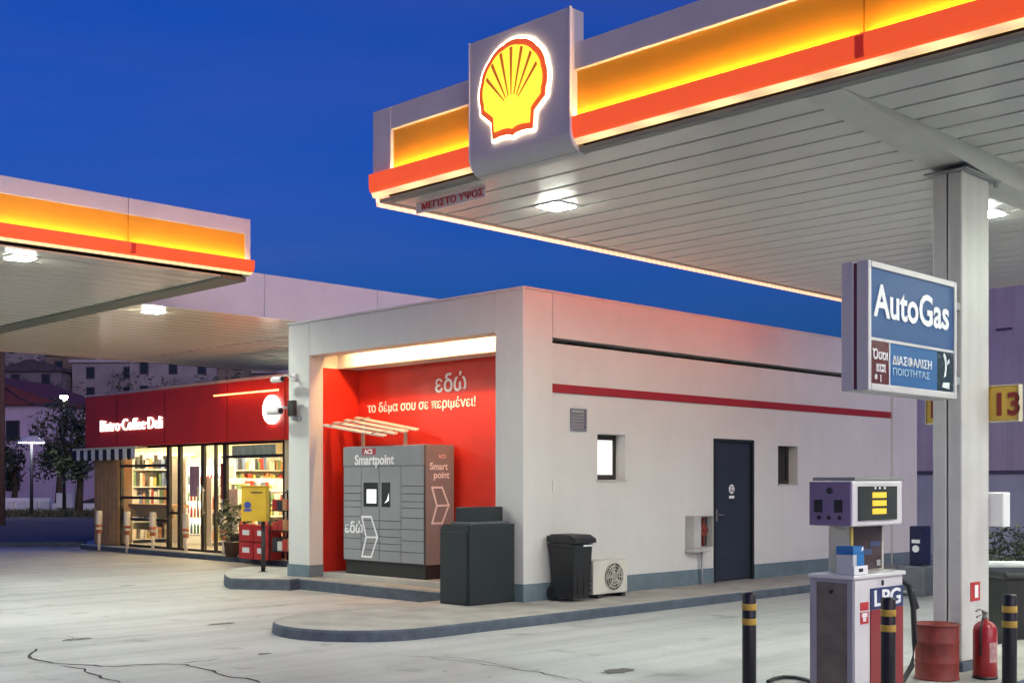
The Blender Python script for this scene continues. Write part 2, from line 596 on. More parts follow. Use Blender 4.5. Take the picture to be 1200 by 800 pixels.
# ------------------------------------------------------------------ canopies
def fascia(root, p0, p1, n, zs, cuts, panel_skip=(), strip=None, sz=None, bandm=None, bt=.13, uplit=True, end_cap=0.0, end_cap1=0.0, band=True):
    """lit fascia from p0 to p1, outward normal n; zs = soffit, red bottom, red top, yellow top, top; cuts along the edge split the panels"""
    p0, p1, n = Vector(p0), Vector(p1), Vector(n)
    L = (p1 - p0).length
    u = (p1 - p0).normalized()
    fr = Matrix((u, n, Z_)).transposed().to_4x4()
    fr.translation = Vector((p0.x, p0.y, 0))
    zb, z1, z2, z3, z4 = zs
    g = 0.004
    ed = [0] + list(cuts) + [L]
    for a, b in zip(ed, ed[1:]):
        lo_e, hi_e = (end_cap > .1 and a == 0), (end_cap1 > .1 and b == L)
        ca, cb = (end_cap + g if lo_e else a + g), (L - end_cap1 - g if hi_e else b - g)
        MB(fr).box(ca, cb, -.06, .032 if (end_cap > .1 or end_cap1 > .1) else .012, z3 + .004, z4, 0.006).build('fascia_cap', CAP, root)
        if lo_e: MB(fr).box(-.034, end_cap, -.06, .034, z2 - .004, z4, .005).build('fascia_end', CAP, root)
        if hi_e: MB(fr).box(L - end_cap1, L - .036, -.06, .032, z2 - .004, z4, .005).build('fascia_end', CAP, root)
        mid = (a + b) / 2
        if any(s0 - .01 < mid < s1 + .01 for s0, s1 in panel_skip):
            continue
        a2, b2 = max(a, end_cap), min(b, L - end_cap1)
        MB(fr).box(a2 + g, b2 - g, -.06, 0, z2 - .05, z3).build('fascia_panel', YELLOW, root)
        if band:
            prof = [(0, z1), (bt * .6, z1), (bt * .8, z1 + .012), (bt * .96, z1 + .04), (bt, z1 + (z2 - z1) * .5), (bt, z2), (bt - .010, z2), (bt - .010, z2 - .03), (0.004, z2 - .03), (.004, z1 + .05)]
            m = MB(fr)
            a3 = -.06 if lo_e else a
            b3 = b
            m.prism(prof, (a3 + g * .5, 0, 0), (0, 1, 0), (0, 0, 1), (1, 0, 0), b3 - a3 - g)
            m.build('red_band', bandm or REDBAND, root)
        if uplit and band:
            MB(fr).box(a2 + .02, b2 - .02, bt * .22, bt * .66, z2 - .029, z2 - .02).build('led_strip', UPLIGHT if bt > .1 else UPLIGHT2, root)
        a4 = -.045 if lo_e else a + g * .5
        m = MB(fr)
        m.prism([(0, sz or zb + .04), (bt * .4, sz or zb + .042), (bt * .66, z1 - .004), (0, z1 - .004)], (a4, 0, 0), (0, 1, 0), (0, 0, 1), (1, 0, 0), b - a4 - g)
        m.build('light_strip', strip or STRIP, root)
        if band and b < L:
            MB(fr).box(b - .035, b + .035, -.0, bt + .004, z1 + .014, z2 - .006, .01).build('band_joint', REDJOINT, root)
    if 0 < end_cap < .1:
        MB(fr).box(g, end_cap - g, -.06, .10, z2 - .004, z3, .005).build('fascia_end', CAP, root)
    if 0 < end_cap1 < .1:
        MB(fr).box(L - end_cap1 + g, L - g, -.06, .008, z2 - .05, z3, .005).build('fascia_end', CAP, root)

def slats(root, x0, x1, y0, y1, z, along, w=0.345, gap=0.032, m=None):
    lo, hi, a, b = (x0, x1, y0, y1) if along == 'y' else (y0, y1, x0, x1)
    n = int(round((hi - lo) / w))
    st = (hi - lo) / n
    me = None
    for i in range(n):
        c0, c1 = lo + i * st + gap / 2, lo + (i + 1) * st - gap / 2
        if along == 'y':
            o = MB().box(c0, c1, a, b, z, z + .022, .004)
        else:
            o = MB().box(a, b, c0, c1, z, z + .022, .004)
        o.build('ceiling_slat', m or SLAT, root)

def luminaire(root, x, y, z, s=0.13):
    f = MB().box(x - s - .03, x + s + .03, y - s - .03, y + s + .03, z - .010, z + .02, .004).build('ceiling_light', WHITEMETAL, root)
    m = MB()
    for i in (-1, 1):
        for j in (-1, 1):
            m.box(x + i * s * .53 - s * .42, x + i * s * .53 + s * .42, y + j * s * .53 - s * .42, y + j * s * .53 + s * .42, z - .017, z - .0105)
    m.build('lens', LENS, f)

# --- near canopy
CX0, CX1, CY0, CY1, CZ = 7.195, 16.3, -2.2, 8.985, 4.24
near = thing('canopy', 'large pump canopy with slatted ceiling and glowing yellow and red edge over the AutoGas pump', 'canopy', (11.8, 3.4, 0))
MB().box(CX0 + .07, CX1 - .07, CY0 + .07, CY1 - .07, CZ + .06, 4.98).build('roof', DARKGAP, near)
slats(near, CX0 + .10, CX1 - .08, CY0 + .08, CY1 - .10, CZ, 'y')
ZS = (4.245, 4.33, 4.50, 4.87, 5.09)
Lf = CY1 - CY0
cy = lambda y: CY1 - y
fascia(near, (CX0, CY1, 0), (CX0, CY0, 0), (-1, 0, 0), ZS, [cy(7.60), cy(6.47), cy(3.956), cy(1.0)], panel_skip=[(cy(7.60), cy(6.47))], end_cap=0.23, bt=.065)
fascia(near, (CX1, CY1, 0), (CX0, CY1, 0), (0, 1, 0), ZS, [3.0, 6.0], strip=PINKSTRIP, sz=4.205, bandm=REDBAND2, end_cap1=.23, bt=.065)
MB().box(CX1 - .068, CX1 + .01, CY0, CY1 - .07, CZ, 5.09, .005).build('fascia_back', CAP, near)
MB().box(CX0 + .07, CX1 - .07, CY0, CY0 + .068, CZ, 5.09, .005).build('fascia_back', CAP, near)
# dark shadow-gap trim round the soffit
m = MB(); m.box(CX0 + .01, CX0 + .095, CY0 + .08, CY1 - .01, CZ - .004, CZ + .03, .003); m.box(CX0 + .096, CX1 - .08, CY1 - .095, CY1 - .01, CZ - .004, CZ + .03, .003)
m.build('soffit_trim', mat('grey_green_trim', (0.22, 0.23, 0.2), 0.5), near)
# tapering cross beam that ends on the column
m = MB()
m.prism([(CX0 + .11, CZ - .004), (9.72, CZ - .19), (11.8, CZ - .19), (CX1 - .1, CZ - .02), (CX1 - .1, CZ + .015), (CX0 + .11, CZ + .015)], (0, 4.17, 0), (1, 0, 0), (0, 0, 1), (0, 1, 0), 0.30)
m.build('cross_beam', mat('beam_paint', (0.56, 0.55, 0.52), 0.45, noise=0.1), near)
for x, y in ((8.49, 7.88), (11.72, 5.12), (8.6, 1.3), (14.6, 3.4), (12.0, 0.2), (14.6, 0.6)):
    luminaire(near, x, y, CZ)
# column of two clad halves
COLX0, COLX1, COLY0, COLY1 = 9.18, 9.68, 4.21, 4.45
COLM = mat('column_cladding', (0.56, 0.545, 0.52), 0.42, noise=0.10, scale=2.5, stain=0.12)
colm = MB().box(COLX0 + .03, COLX1 - .02, COLY0 + .025, COLY1 - .025, 0.12, CZ - .185).build('column', DARKMETAL, near, label='square white column clad in metal with a dark groove')
for y0, y1 in ((COLY0, (COLY0 + COLY1) / 2 - .006), ((COLY0 + COLY1) / 2 + .006, COLY1)):
    MB().box(COLX0, COLX1, y0, y1, 0.196, CZ - .20, .012).build('cladding', COLM, colm)
MB().box(COLX0 - .015, COLX1 + .015, COLY0 - .015, COLY1 + .015, 0.12, 0.195, .006).build('plinth', KERBPAINT, colm)
m = MB(); m.box(COLX0 - .05, COLX1 + .10, COLY0 - .06, COLY1 + .05, CZ - .205, CZ - .192); m.cyl((COLX1 + .06, COLY0 - .03, CZ - .25), .02, .06, 10); m.cyl((COLX1 + .06, COLY1 + .02, CZ - .25), .02, .06, 10)
m.build('cap_plate', GREYMETAL, colm)

# --- the emblem panel on the canopy edge
em = thing('canopy_sign', 'upright grey panel on the canopy edge with glowing yellow scallop shell emblem', 'sign', (7.2, 7.03, 4.24))
EX = 7.10
arc = [(EX + .17 - .17 * math.cos(a), 4.225 + .17 - .17 * math.sin(a)) for a in [R(t) for t in range(0, 91, 9)]]
prof = [(7.27, 5.36), (EX, 5.36)] + arc + [(7.30, 4.225), (7.30, 4.26), (7.27, 4.26)]
MB().prism(prof, (0, 6.46, 0), (1, 0, 0), (0, 0, 1), (0, 1, 0), 1.15).build('panel', mat('grey_sign_panel', (0.60, 0.59, 0.57), 0.38, noise=0.06), em)
EDGE = mat('pale_edge_trim', (0.75, 0.73, 0.72), 0.35, noise=0)
for y0 in (6.448, 7.611):
    pr = [(EX - .006, 5.365)] + [(p[0] - .006, p[1] - .004) for p in arc] + [(p[0] + .018, p[1] + .02) for p in arc[::-1]] + [(EX + .02, 5.365)]
    MB().prism(pr, (0, y0, 0), (1, 0, 0), (0, 0, 1), (0, 1, 0), .011).build('edge_trim', EDGE, em)
def shell(sc, dv=0.0, scallop=0.012):
    pts = []
    for k in range(13):
        t = k / 12
        pts.append((-.60 + 1.2 * t, -.965 - .012 * math.cos(4 * math.pi * (t - .5)) - (.035 if abs(t - .5) < .05 else 0)))
    pts += [(.63, -.62), (.70, -.56), (.95, -.37)]
    n = 98
    for i in range(n + 1):
        a = R(-14) + R(208) * i / n
        q = abs(math.sin(math.pi * 7 * i / n))
        rr = 1 - scallop + scallop * 1.6 * q ** .6
        pts.append((rr * math.cos(a), .02 + .97 * rr * math.sin(a)))
    pts += [(-.95, -.37), (-.70, -.56), (-.63, -.62)]
    return [(sc * p[0], sc * p[1] + dv) for p in pts]
ec = Vector((EX, 7.075, 4.86))
H = .395
MB().prism(shell(H * 1.055), ec + Vector((-.004, 0, 0)), -Y_, Z_, -X_, .007).build('emblem_halo', glow('halo_white', (1.0, 0.80, 0.52), 8.5), em)
MB().prism(shell(H), ec + Vector((-.012, 0, 0)), -Y_, Z_, -X_, .012).build('emblem_rim', mat('emblem_red', (0.75, 0.08, 0.02), 0.35, noise=0, emit=(1, .13, .02), estr=.30), em)
MB().prism(shell(H * .865, .005 * H), ec + Vector((-.0245, 0, 0)), -Y_, Z_, -X_, .010).build('emblem_face', mat('emblem_yellow', (0.85, 0.62, 0.03), 0.35, noise=0, emit=(1, .80, .05), estr=.58), em)
RIB = mat('emblem_rib_red', (0.6, 0.12, 0.01), 0.4, noise=0, emit=(.9, .22, .02), estr=.20)
for k in range(7):
    a = R(90 + (k - 3) * 22.5)
    d = Vector((math.cos(a), math.sin(a)))
    s = Vector((-d.y, d.x))
    o = Vector((d.x * .22, -.30 + d.y * .14))
    e = Vector((math.cos(a) * .815, .03 + .80 * math.sin(a)))
    if k in (0, 6): e = Vector((math.cos(a) * .80, .03 + .78 * math.sin(a)))
    w0, w1 = .009, .040
    pts = [tuple((o - s * w0) * H), tuple((e - s * w1) * H), tuple((e + s * w1) * H), tuple((o + s * w0) * H)]
    MB().prism(pts, ec + Vector((-.035, 0, 0)), -Y_, Z_, -X_, .004).build('emblem_rib', RIB, em)

# small banner under the canopy corner
bn = thing('banner', 'narrow white strip sign with red letters under the near canopy corner', 'banner', (7.5, 8.2, 4.1))
MB().box(7.44, 7.455, 7.78, 8.72, 4.13, 4.232, .002).build('board', mat('banner_white', (.8, .74, .72), .5, noise=.05), bn)
text('ΜΕΓΙΣΤΟ ΥΨΟΣ', .085, mat('banner_red', (.6, .03, .03), .5, noise=0), bn, (7.438, 8.64, 4.152), -Y_, bold=.012, stretch=1.3)
m = MB(); m.box(7.455, 7.47, 7.9, 7.93, 4.15, 4.238); m.box(7.455, 7.47, 8.5, 8.53, 4.15, 4.238); m.build('hanger', GREYMETAL, bn)

# --- far canopy on the left and the link canopy behind it
FZ = 4.20
far = thing('canopy', 'farther pump canopy with yellow and red lit edge and pale top strip', 'canopy', (1, 18.5, 0))
FX0, FX1, FY0, FY1 = -9.0, 8.56, 13.3, 24.0
MB().box(FX0 + .07, FX1 - .07, FY0 + .07, FY1 - .07, FZ + .05, 4.86).build('roof', DARKGAP, far)
slats(far, FX0 + .07, FX1 - .34, FY0 + .10, FY1 - .1, FZ, 'x', m=mat('warm_white_ceiling_slat', (0.76, 0.72, 0.62), 0.2, noise=0.035, scale=0.6, rvar=0.015))
fascia(far, (FX0, FY0, 0), (FX1, FY0, 0), (0, -1, 0), (4.20, 4.265, 4.41, 4.75, 4.95), [3.6, 7.2, 10.8, 14.3, 15.9], end_cap1=0.03)
MB().box(FX1 - .068, FX1 + .012, FY0 - .01, FY1, 4.42, 4.95, .004).build('fascia_side', CAP, far)
MB().box(FX0, FX0 + .068, FY0 + .07, FY1, FZ, 4.95, .004).build('fascia_side', CAP, far)
MB().box(FX0 + .07, FX1 - .07, FY1 - .068, FY1 + .01, FZ, 4.95, .004).build('fascia_side', CAP, far)
m = MB(); m.box(FX1 - .33, FX1 + .02, FY0 + .1, FY1, FZ - .03, FZ + .03, .01); m.box(FX1 - .05, FX1 + .02, FY0 + .02, FY1, FZ + .035, 4.41, .005)
m.build('gutter', mat('grey_gutter', (0.14, 0.15, 0.12), 0.5, noise=.15), far)
for x, y in ((5.9, 13.95), (2.2, 13.95), (-1.5, 13.95), (5.2, 19.5), (0.5, 19.5)):
    luminaire(far, x, y, FZ)
m = MB()
for x in (3.0, -3.0): m.box(x, x + .5, 18.4, 18.65, 0, FZ - .03, .012)
m.build('column', COLM, far)

lk = thing('canopy', 'plain white flat canopy joining the far canopy to the red shop', 'canopy', (12, 20, 0))
LX0, LX1, LY0, LY1 = 8.62, 16.4, 16.5, 24.4
MB().box(LX0, LX1, LY0 + .07, LY1 - .05, 4.30, 4.86).build('roof', DARKGAP, lk)
for a, b in ((LX0, 10.9), (10.908, 13.2), (13.208, LX1)):
    MB().box(a, b, LY0, LY0 + .068, 4.25, 4.93, .004).build('fascia_panel', mat('white_fascia', (0.66, 0.65, 0.66), 0.45, noise=.06), lk)
MB().box(LX0, LX1, LY0 - .012, LY0 + .08, 4.235, 4.249, .002).build('edge_trim', EDGE, lk)
slats(lk, LX0, 12.64, LY0 + .085, LY1 - .14, 4.24, 'x', m=WARMLIT)
slats(lk, 12.72, LX1, LY0 + .085, LY1 - .14, 4.24, 'x', m=WARMLIT)
MB().box(LX0, LX1, LY1 - .13, LY1, 4.22, 4.9, .004).build('edge_trim', mat('pinkish_trim', (0.62, 0.48, 0.42), 0.5), lk)
for x, y in ((9.32, 17.15), (13.6, 17.4), (15.4, 21.0)):
    luminaire(lk, x, y, 4.24)

# ------------------------------------------------------------------ pavement islands
def island(name, pts, z, label, top=PAVE, side=KERBPAINT, bev=0.03):
    mb = MB()
    cx = sum(p[0] for p in pts) / len(pts); cy_ = sum(p[1] for p in pts) / len(pts)
    def ring(zz, inset):
        return [mb.v((p[0] + (cx - p[0]) * inset / max(.3, math.hypot(cx - p[0], cy_ - p[1])), p[1] + (cy_ - p[1]) * inset / max(.3, math.hypot(cx - p[0], cy_ - p[1])), zz)) for p in pts]
    r0, r1, r2, r3 = ring(0, 0), ring(z - bev, 0.008), ring(z - .006, bev * .8), ring(z, bev * 1.6)
    k = len(pts)
    for a, b, mi in ((r0, r1, 1), (r1, r2, 1), (r2, r3, 0)):
        mb.mi = mi
        for i in range(k):
            mb.face([a[i], a[(i + 1) % k], b[(i + 1) % k], b[i]])
    mb.mi = 0
    mb.face(r3)
    return structure(mb.build(name, [top, side]), label)
cx, cyy, rad = 8.20, 10.42, 1.02
pts = [(cx + rad * math.cos(a), cyy + rad * math.sin(a)) for a in [R(90 + 180 * i / 20) for i in range(21)]]
pts = [(10.72, cyy + rad)] + pts + [(22.5, cyy - rad), (22.5, 10.7), (10.75, 10.7)]
island('pavement', pts, 0.12, 'raised pale pavement with rounded dark kerb in front of the white building')
ip = [gp(262, 684), gp(264, 687.5), gp(270, 690), gp(340, 691.5), gp(352, 690), gp(352, 676), gp(290, 675), gp(268, 679)]
island('kerb_island', [(p[0], p[1]) for p in ip], 0.17, 'small raised kerb island under the yellow post box')
MB_ = MB().box(10.60, 10.92, 11.42, 15.60, 0, 0.175, .02)
structure(MB_.build('platform', [mat('platform_concrete', (0.30, 0.29, 0.27), 0.8, noise=.25)]), 'low concrete platform below the parcel locker')
MB().box(10.585, 10.599, 11.42, 15.60, 0, 0.15, .003).build('kerb_face', KERBPAINT, bpy.data.objects['platform'])
pi = [(6.35, 3.75), (6.15, 3.95), (6.1, 4.2), (6.15, 4.45), (6.35, 4.68), (16, 4.72), (16, 3.7)]
island('pump_island', pi, 0.12, 'raised concrete island carrying the pump and the column')

# ------------------------------------------------------------------ white building
bd = thing('kiosk_building', 'low white plastered building with red stripe and lit red locker niche', 'building', (15.9, 13, 0))
BX0, BX1, BY0, BY1, BT = 10.7, 21.05, 10.5, 15.54, 4.0
WY = 10.56                                           # face of the recessed long wall
m = MB()
win1 = (12.16, 12.74, 1.634, 2.245)
win2 = (16.50, 17.08, 1.573, 2.18)
door = (14.77, 15.82, 0.12, 2.25)
xs = sorted({11.23, 20.15, win1[0], win1[1], win2[0], win2[1], door[0], door[1]})
for a, b in zip(xs, xs[1:]):
    hole = [h for h in (win1, win2, door) if abs(h[0] - a) < 1e-6]
    if hole:
        h = hole[0]
        if h[2] > 0.2: m.box(a, b, WY, WY + .28, 0, h[2])
        m.box(a, b, WY, WY + .28, h[3], 3.375)
    else:
        m.box(a, b, WY, WY + .28, 0, 3.375)
m.box(11.232, 20.148, BY0, WY + .28, 3.44, BT)       # proud parapet strip
bmesh.ops.remove_doubles(m.bm, verts=m.bm.verts, dist=0.0001)
m.build('wall', PLASTER, bd)
MB().box(11.24, 20.14, WY + .281, WY + .34, 0.1, 3.6).build('lining', mat('dark_lining', (.05, .045, .045), .9, noise=.1), bd)
for a in ((BX0, 11.23, BY0, 11.0), (20.15, BX1, BY0, 11.4), (BX0, 11.62, 15.0, BY1)):
    MB().box(*a, 0, BT, .012).build('corner_pillar', PLASTER, bd)
m = MB(); m.box(BX0, 11.0, 11.002, 14.998, 3.5, BT - .002, .008)
m.build('lintel', PLASTER, bd)
m = MB(); m.box(BX1 - .25, BX1, 11.402, BY1, 0, BT); m.box(11.625, BX1 - .255, BY1 - .25, BY1, 0, BT); m.box(11.23, 11.62, 10.86, 11.0, 0, 3.5)
m.build('wall', PLASTER, bd)
MB().box(11.001, BX1 - .26, 10.9, BY1 - .26, 3.72, 3.85).build('roof', mat('roof_felt', (.2, .2, .2), .9), bd)
# plinth, butted between openings
for a in ((BX0 - .012, 11.24, BY0 - .014, BY0 - .0005, 0, .34), (11.25, 14.76, WY - .014, WY - .0005, 0, .34), (15.83, 20.14, WY - .014, WY - .0005, 0, .34), (20.14, BX1 + .012, BY0 - .014, BY0 - .0005, 0, .34),
          (BX0 - .014, BX0 - .0005, BY0 - .013, 11.0, 0, .34), (BX0 - .014, BX0 - .0005, 15.0, BY1 + .012, 0, .36), (BX0 - .014, 10.95, 14.986, 14.9995, .18, .36), (BX0, 11.6, BY1 + .0005, BY1 + .014, 0, .36)):
    MB().box(*a).build('plinth', PLINTH, bd)
MB().box(11.235, 20.145, WY - .02, WY - .0005, 2.748, 2.858, .003).build('red_stripe', REDSTRIPE, bd)
# recess
m = MB(); m.box(11.62, 11.70, 11.0, 15.0, 0.2, 3.6)
m.build('red_back_panel', REDWALL, bd)
MB().box(11.22, 11.62, 11.002, 14.998, 3.335, 3.64, .004).build('pelmet', PLASTER, bd)
MB().box(10.95, 11.618, 14.985, 14.9995, 0.25, 3.334, .003).build('red_side_panel', REDWALL, bd)
MB().box(10.93, 11.62, 11.002, 14.984, 0.02, 0.25, .01).build('recess_floor', mat('recess_floor_paint', (.42, .40, .37), .7, noise=.2), bd)
lb = MB().box(11.004, 11.05, 11.3, 14.7, 3.58, 3.635, .006).build('strip_light', WHITEMETAL, bd)
for k in range(3):
    MB().box(11.008, 11.046, 11.35 + 1.12 * k, 12.40 + 1.12 * k, 3.572, 3.579).build('lens', glow('warm_strip_lens', (1.0, .54, .20), 105.0), lb)
MB().box(11.001, 11.22, 11.002, 14.998, 3.641, 3.70).build('cove_top', PLASTER, bd)
tx = text('εδώ', .36, WHITEPRINT, bd, (11.617, 13.20, 2.90), -Y_, bold=.008)
tx = text('το δέμα σου σε περιμένει!', .20, WHITEPRINT, bd, (11.617, 14.76, 2.67), -Y_, bold=.010, stretch=1.0)
# door
dm = MB().box(door[0] + .05, door[1] - .05, WY + .03, WY + .08, .13, door[3] - .05, .004).build('door', NAVYDOOR, bd)
m = MB(); m.box(door[0], door[0] + .048, WY - .012, WY + .1, .12, door[3]); m.box(door[1] - .048, door[1], WY - .012, WY + .1, .12, door[3]); m.box(door[0] + .049, door[1] - .049, WY - .012, WY + .1, door[3] - .048, door[3])
m.build('door_frame', mat('black_frame', (.008, .011, .016), .5, noise=.1), dm)
m = MB(); m.box(door[0] + .08, door[0] + .13, WY + .015, WY + .03, 1.02, 1.2, .004); m.tube([(door[0] + .105, WY + .02, 1.12), (door[0] + .105, WY - .04, 1.12), (door[0] + .22, WY - .045, 1.12)], .01)
m.build('handle', STEEL, dm)
mx = (door[0] + door[1]) / 2 - .02
m = MB(); m.cyl((mx, WY + .028, 1.50), .07, -.004, 20, 'y'); m.box(mx - .065, mx + .065, WY + .024, WY + .029, 1.36, 1.40)
m.build('door_sign', WHITEPRINT, dm)
m = MB(); m.cyl((mx - .025, WY + .023, 1.535), .014, -.003, 10, 'y'); m.cyl((mx + .025, WY + .023, 1.535), .014, -.003, 10, 'y'); m.box(mx - .037, mx - .013, WY + .02, WY + .023, 1.455, 1.515); m.prism([(.008, 1.455), (.042, 1.455), (.025, 1.52)], (mx, WY + .0225, 0), (1, 0, 0), (0, 0, 1), (0, -1, 0), .003)
m.build('door_pictogram', NAVYDOOR, dm)
# windows set deep in the wall
FRAME = mat('dark_brown_frame', (.02, .018, .016), .5)
for i, h in enumerate((win1, win2)):
    a, b, z0, z1 = h
    m = MB(); y = WY + .17
    m.box(a, a + .05, y, y + .05, z0, z1); m.box(b - .05, b, y, y + .05, z0, z1); m.box(a + .051, b - .051, y, y + .05, z0, z0 + .07); m.box(a + .051, b - .051, y, y + .05, z1 - .07, z1)
    if i == 1: m.box(a + .26, a + .31, y - .002, y + .052, z0 + .071, z1 - .071)
    w = m.build('window', FRAME, bd)
    MB().box(a + .05, b - .05, y + .02, y + .028, z0 + .07, z1 - .07).build('pane', glow('lit_washroom_pane', (1, .97, .9), .33) if i == 0 else mat('dark_glass', (.02, .02, .025), .08, noise=0), w)
    m = MB(); m.box(a - .02, b + .02, WY - .02, WY + .168, z0 - .022, z0 - .001, .004)
    m.build('sill', mat('stone_sill', (.5, .48, .45), .7), w)
m = MB(); m.box(11.62, 11.64, WY - .03, WY, 2.27, 2.56); m.box(11.90, 11.92, WY - .03, WY, 2.27, 2.56); m.box(11.641, 11.899, WY - .03, WY, 2.27, 2.29); m.box(11.641, 11.899, WY - .03, WY, 2.54, 2.56)
VENTM = mat('grey_vent', (.22, .22, .27), .5)
vt = m.build('vent', VENTM, bd)
for k in range(6):
    z = 2.305 + k * .04
    MB().prism([(0, z), (-.018, z - .012), (-.022, z - .008), (-.004, z + .012)], (11.642, WY - .006, 0), (0, 1, 0), (0, 0, 1), (1, 0, 0), .256).build('louvre', VENTM, vt)
m = MB(); m.box(11.27, 11.31, WY - .03, WY - .0005, 1.48, 1.62, .004); m.build('switch_box', WHITEMETAL, bd)
# roof edge coping
m = MB(); m.box(BX0 - .015, BX1 + .015, BY0 - .015, BY0 + .24, BT + .001, BT + .03, .005); m.box(BX0 - .015, BX0 + .24, BY0 + .241, BY1 + .015, BT + .001, BT + .03, .005)
m.build('coping', mat('coping', (.6, .58, .56), .6), bd)

# meter box with pipe
mt = thing('meter_box', 'open grey meter box with red valve on the wall beside the dark door', 'meter box', (14.37, 10.5, .12))
a, b, z0, z1 = 14.08, 14.54, .66, 1.12
m = MB(); y0, y1 = WY - .16, WY - .001
m.box(a, b, y1 - .01, y1, z0, z1); m.box(a, a + .012, y0, y1 - .011, z0, z1); m.box(b - .012, b, y0, y1 - .011, z0, z1); m.box(a + .013, b - .013, y0, y1 - .011, z1 - .012, z1); m.box(a + .013, b - .013, y0, y1 - .011, z0, z0 + .012)
m.box(a + .013, a + .17, y0 + .002, y0 + .014, z0 + .013, z1 - .013)
m.build('housing', mat('box_grey', (.45, .45, .43), .5, noise=.15), mt)
m = MB(); m.box(a + .172, b - .02, y1 - .06, y1 - .012, z0 + .03, z1 - .03); m.build('recess_panel', mat('box_dark', (.03, .03, .03), .6), mt)
m = MB(); m.cyl((a + .31, y1 - .062, z0 + .25), .085, -.05, 18, 'y'); m.cyl((a + .31, y1 - .112, z0 + .25), .03, -.02, 12, 'y'); m.tube([(a + .31, y1 - .09, z0 + .02), (a + .31, y1 - .09, z0 + .42)], .022)
m.build('valve', mat('valve_red_brown', (.20, .035, .025), .5), mt)
MB().tube([(a + .31, WY - .07, z0 - .005), (a + .31, WY - .07, .30), (a + .31, WY - .07, .121)], .016).build('pipe', GREYMETAL, mt)
MB().box(a - .01, a + .40, WY - .17, WY - .003, z0 - .06, z0 - .006, .004).build('tray', mat('box_grey', (.45, .45, .43)), mt)

# security cameras on the corner
def sec_cam(y, z, label, s=1.0, lamp=False):
    t = thing('security_camera', label, 'camera', (10.69, y, z), 'cameras on the building corner')
    m = MB(); m.box(10.66, 10.699, y - .06 * s, y + .06 * s, z - .06 * s, z + .06 * s, .006); m.tube([(10.66, y, z), (10.55, y + .06, z + .02), (10.5, y + .14 * s, z - .02)], .018 * s)
    m.build('bracket', WHITEMETAL, t)
    m = MB(); m.lathe([(.001, -.17 * s), (.055 * s, -.17 * s), (.06 * s, -.15 * s), (.06 * s, .14 * s), (.04 * s, .16 * s)], (10.48, y + .2 * s, z - .04), 14, 'y'); m.build('camera_body', WHITEMETAL, t)
    m = MB(); m.cyl((10.48, y + .03 * s - .002, z - .04), .045 * s, -.012, 14, 'y'); m.build('lens', BLACK, t)
    if lamp:
        m = MB(); m.box(10.56, 10.64, y - .17, y - .03, z - .12, z + .12, .01); m.build('control_box', BLACK, t)
        m = MB(); m.box(10.645, 10.699, y - .2, y - .01, z - .18, z - .121, .006); m.build('junction_box', GREYMETAL, t)
sec_cam(15.36, 3.2, 'small white camera on an arm, the upper one on the building corner', .8)
sec_cam(15.40, 2.72, 'white camera with black box, the lower one on the building corner', 1.0, True)

# ------------------------------------------------------------------ parcel locker
lo = thing('parcel_locker', 'grey parcel locker with screens standing in the red niche', 'parcel locker', (11.28, 13.64, .25))
LF, LB, LYa, LYb, LZ0, LZ1 = 11.0, 11.56, 12.72, 14.56, .25, 2.13
LG = mat('locker_grey', (.27, .28, .29), .42, noise=.08, scale=2)
LGD = mat('locker_gap', (.05, .05, .055), .6, noise=0)
MB().box(LF + .03, LB, LYa, LYb, .45, LZ1, .006).build('body', mat('locker_side_grey', (.25, .25, .25), .42, noise=.08), lo)
MB().box(LF + .012, LF + .029, LYa + .004, LYb - .004, .45, LZ1 - .01).build('front_frame', LGD, lo)
MB().box(LF + .04, LB - .02, LYa + .02, LYb - .02, .25, .449).build('base', mat('locker_base', (.02, .02, .02), .6), lo)
MB().box(LF - .004, LF + .011, LYa + .006, LYb - .006, 1.84, LZ1 - .01, .003).build('header', LG, lo)
cols = [LYb - .006, 14.13, 13.71, 13.22, LYa + .006]
def ldoor(ya, yb, za, zb, nm='locker_door'):
    return MB().box(LF, LF + .012, min(ya, yb) + .005, max(ya, yb) - .005, za + .005, zb - .005, .003).build(nm, LG, lo)
rows_out = [.46, .62, .78, .94, 1.10, 1.24, 1.33, 1.44, 1.55, 1.835]
rows_in = [.46, .62, .72, .82, .93, 1.05]
for c in range(4):
    rr = rows_out if c in (0, 3) else rows_in
    for za, zb in zip(rr, rr[1:]):
        d = ldoor(cols[c], cols[c + 1], za, zb)
    if c in (1, 2):
        ldoor(cols[c], cols[c + 1], 1.05, 1.835, 'control_panel')
SCR = glow('screen_white', (.95, .97, 1.0), .55)
s = MB().box(LF - .012, LF + .001, 13.74, 14.06, 1.25, 1.60, .004).build('screen', BLACK, lo)
MB().box(LF - .0145, LF - .0125, 13.76, 13.98, 1.30, 1.50).build('display', SCR, s)
s = MB().box(LF - .012, LF + .001, 13.46, 13.64, 1.25, 1.60, .004).build('screen', BLACK, lo)
MB().prism([(0, 1.30), (.10, 1.34), (.10, 1.45), (.06, 1.36)], (LF - .0145, 13.57, 0), -Y_, Z_, -X_, .002).build('display', SCR, s)
m = MB(); m.box(LF - .008, LF - .0042, 13.78, 14.10, 2.0, 2.10, .001); m.build('red_label', mat('label_red', (.35, .03, .05), .5, noise=0), lo)
text('ACS', .095, WHITEPRINT, lo, (LF - .0085, 14.04, 2.015), -Y_, bold=.02, stretch=1.1)
text('Smartpoint', .205, WHITEPRINT, lo, (LF - .005, 14.27, 1.86), -Y_, bold=.022, stretch=.98)
text('ACS', .075, mat('pale_pink_print', (.8, .55, .5), .5, noise=0), lo, (LF + .26, LYa - .001, 1.94), X_, bold=.015)
text('Smart', .14, WHITEPRINT, lo, (LF + .10, LYa - .001, 1.78), X_, bold=.02)
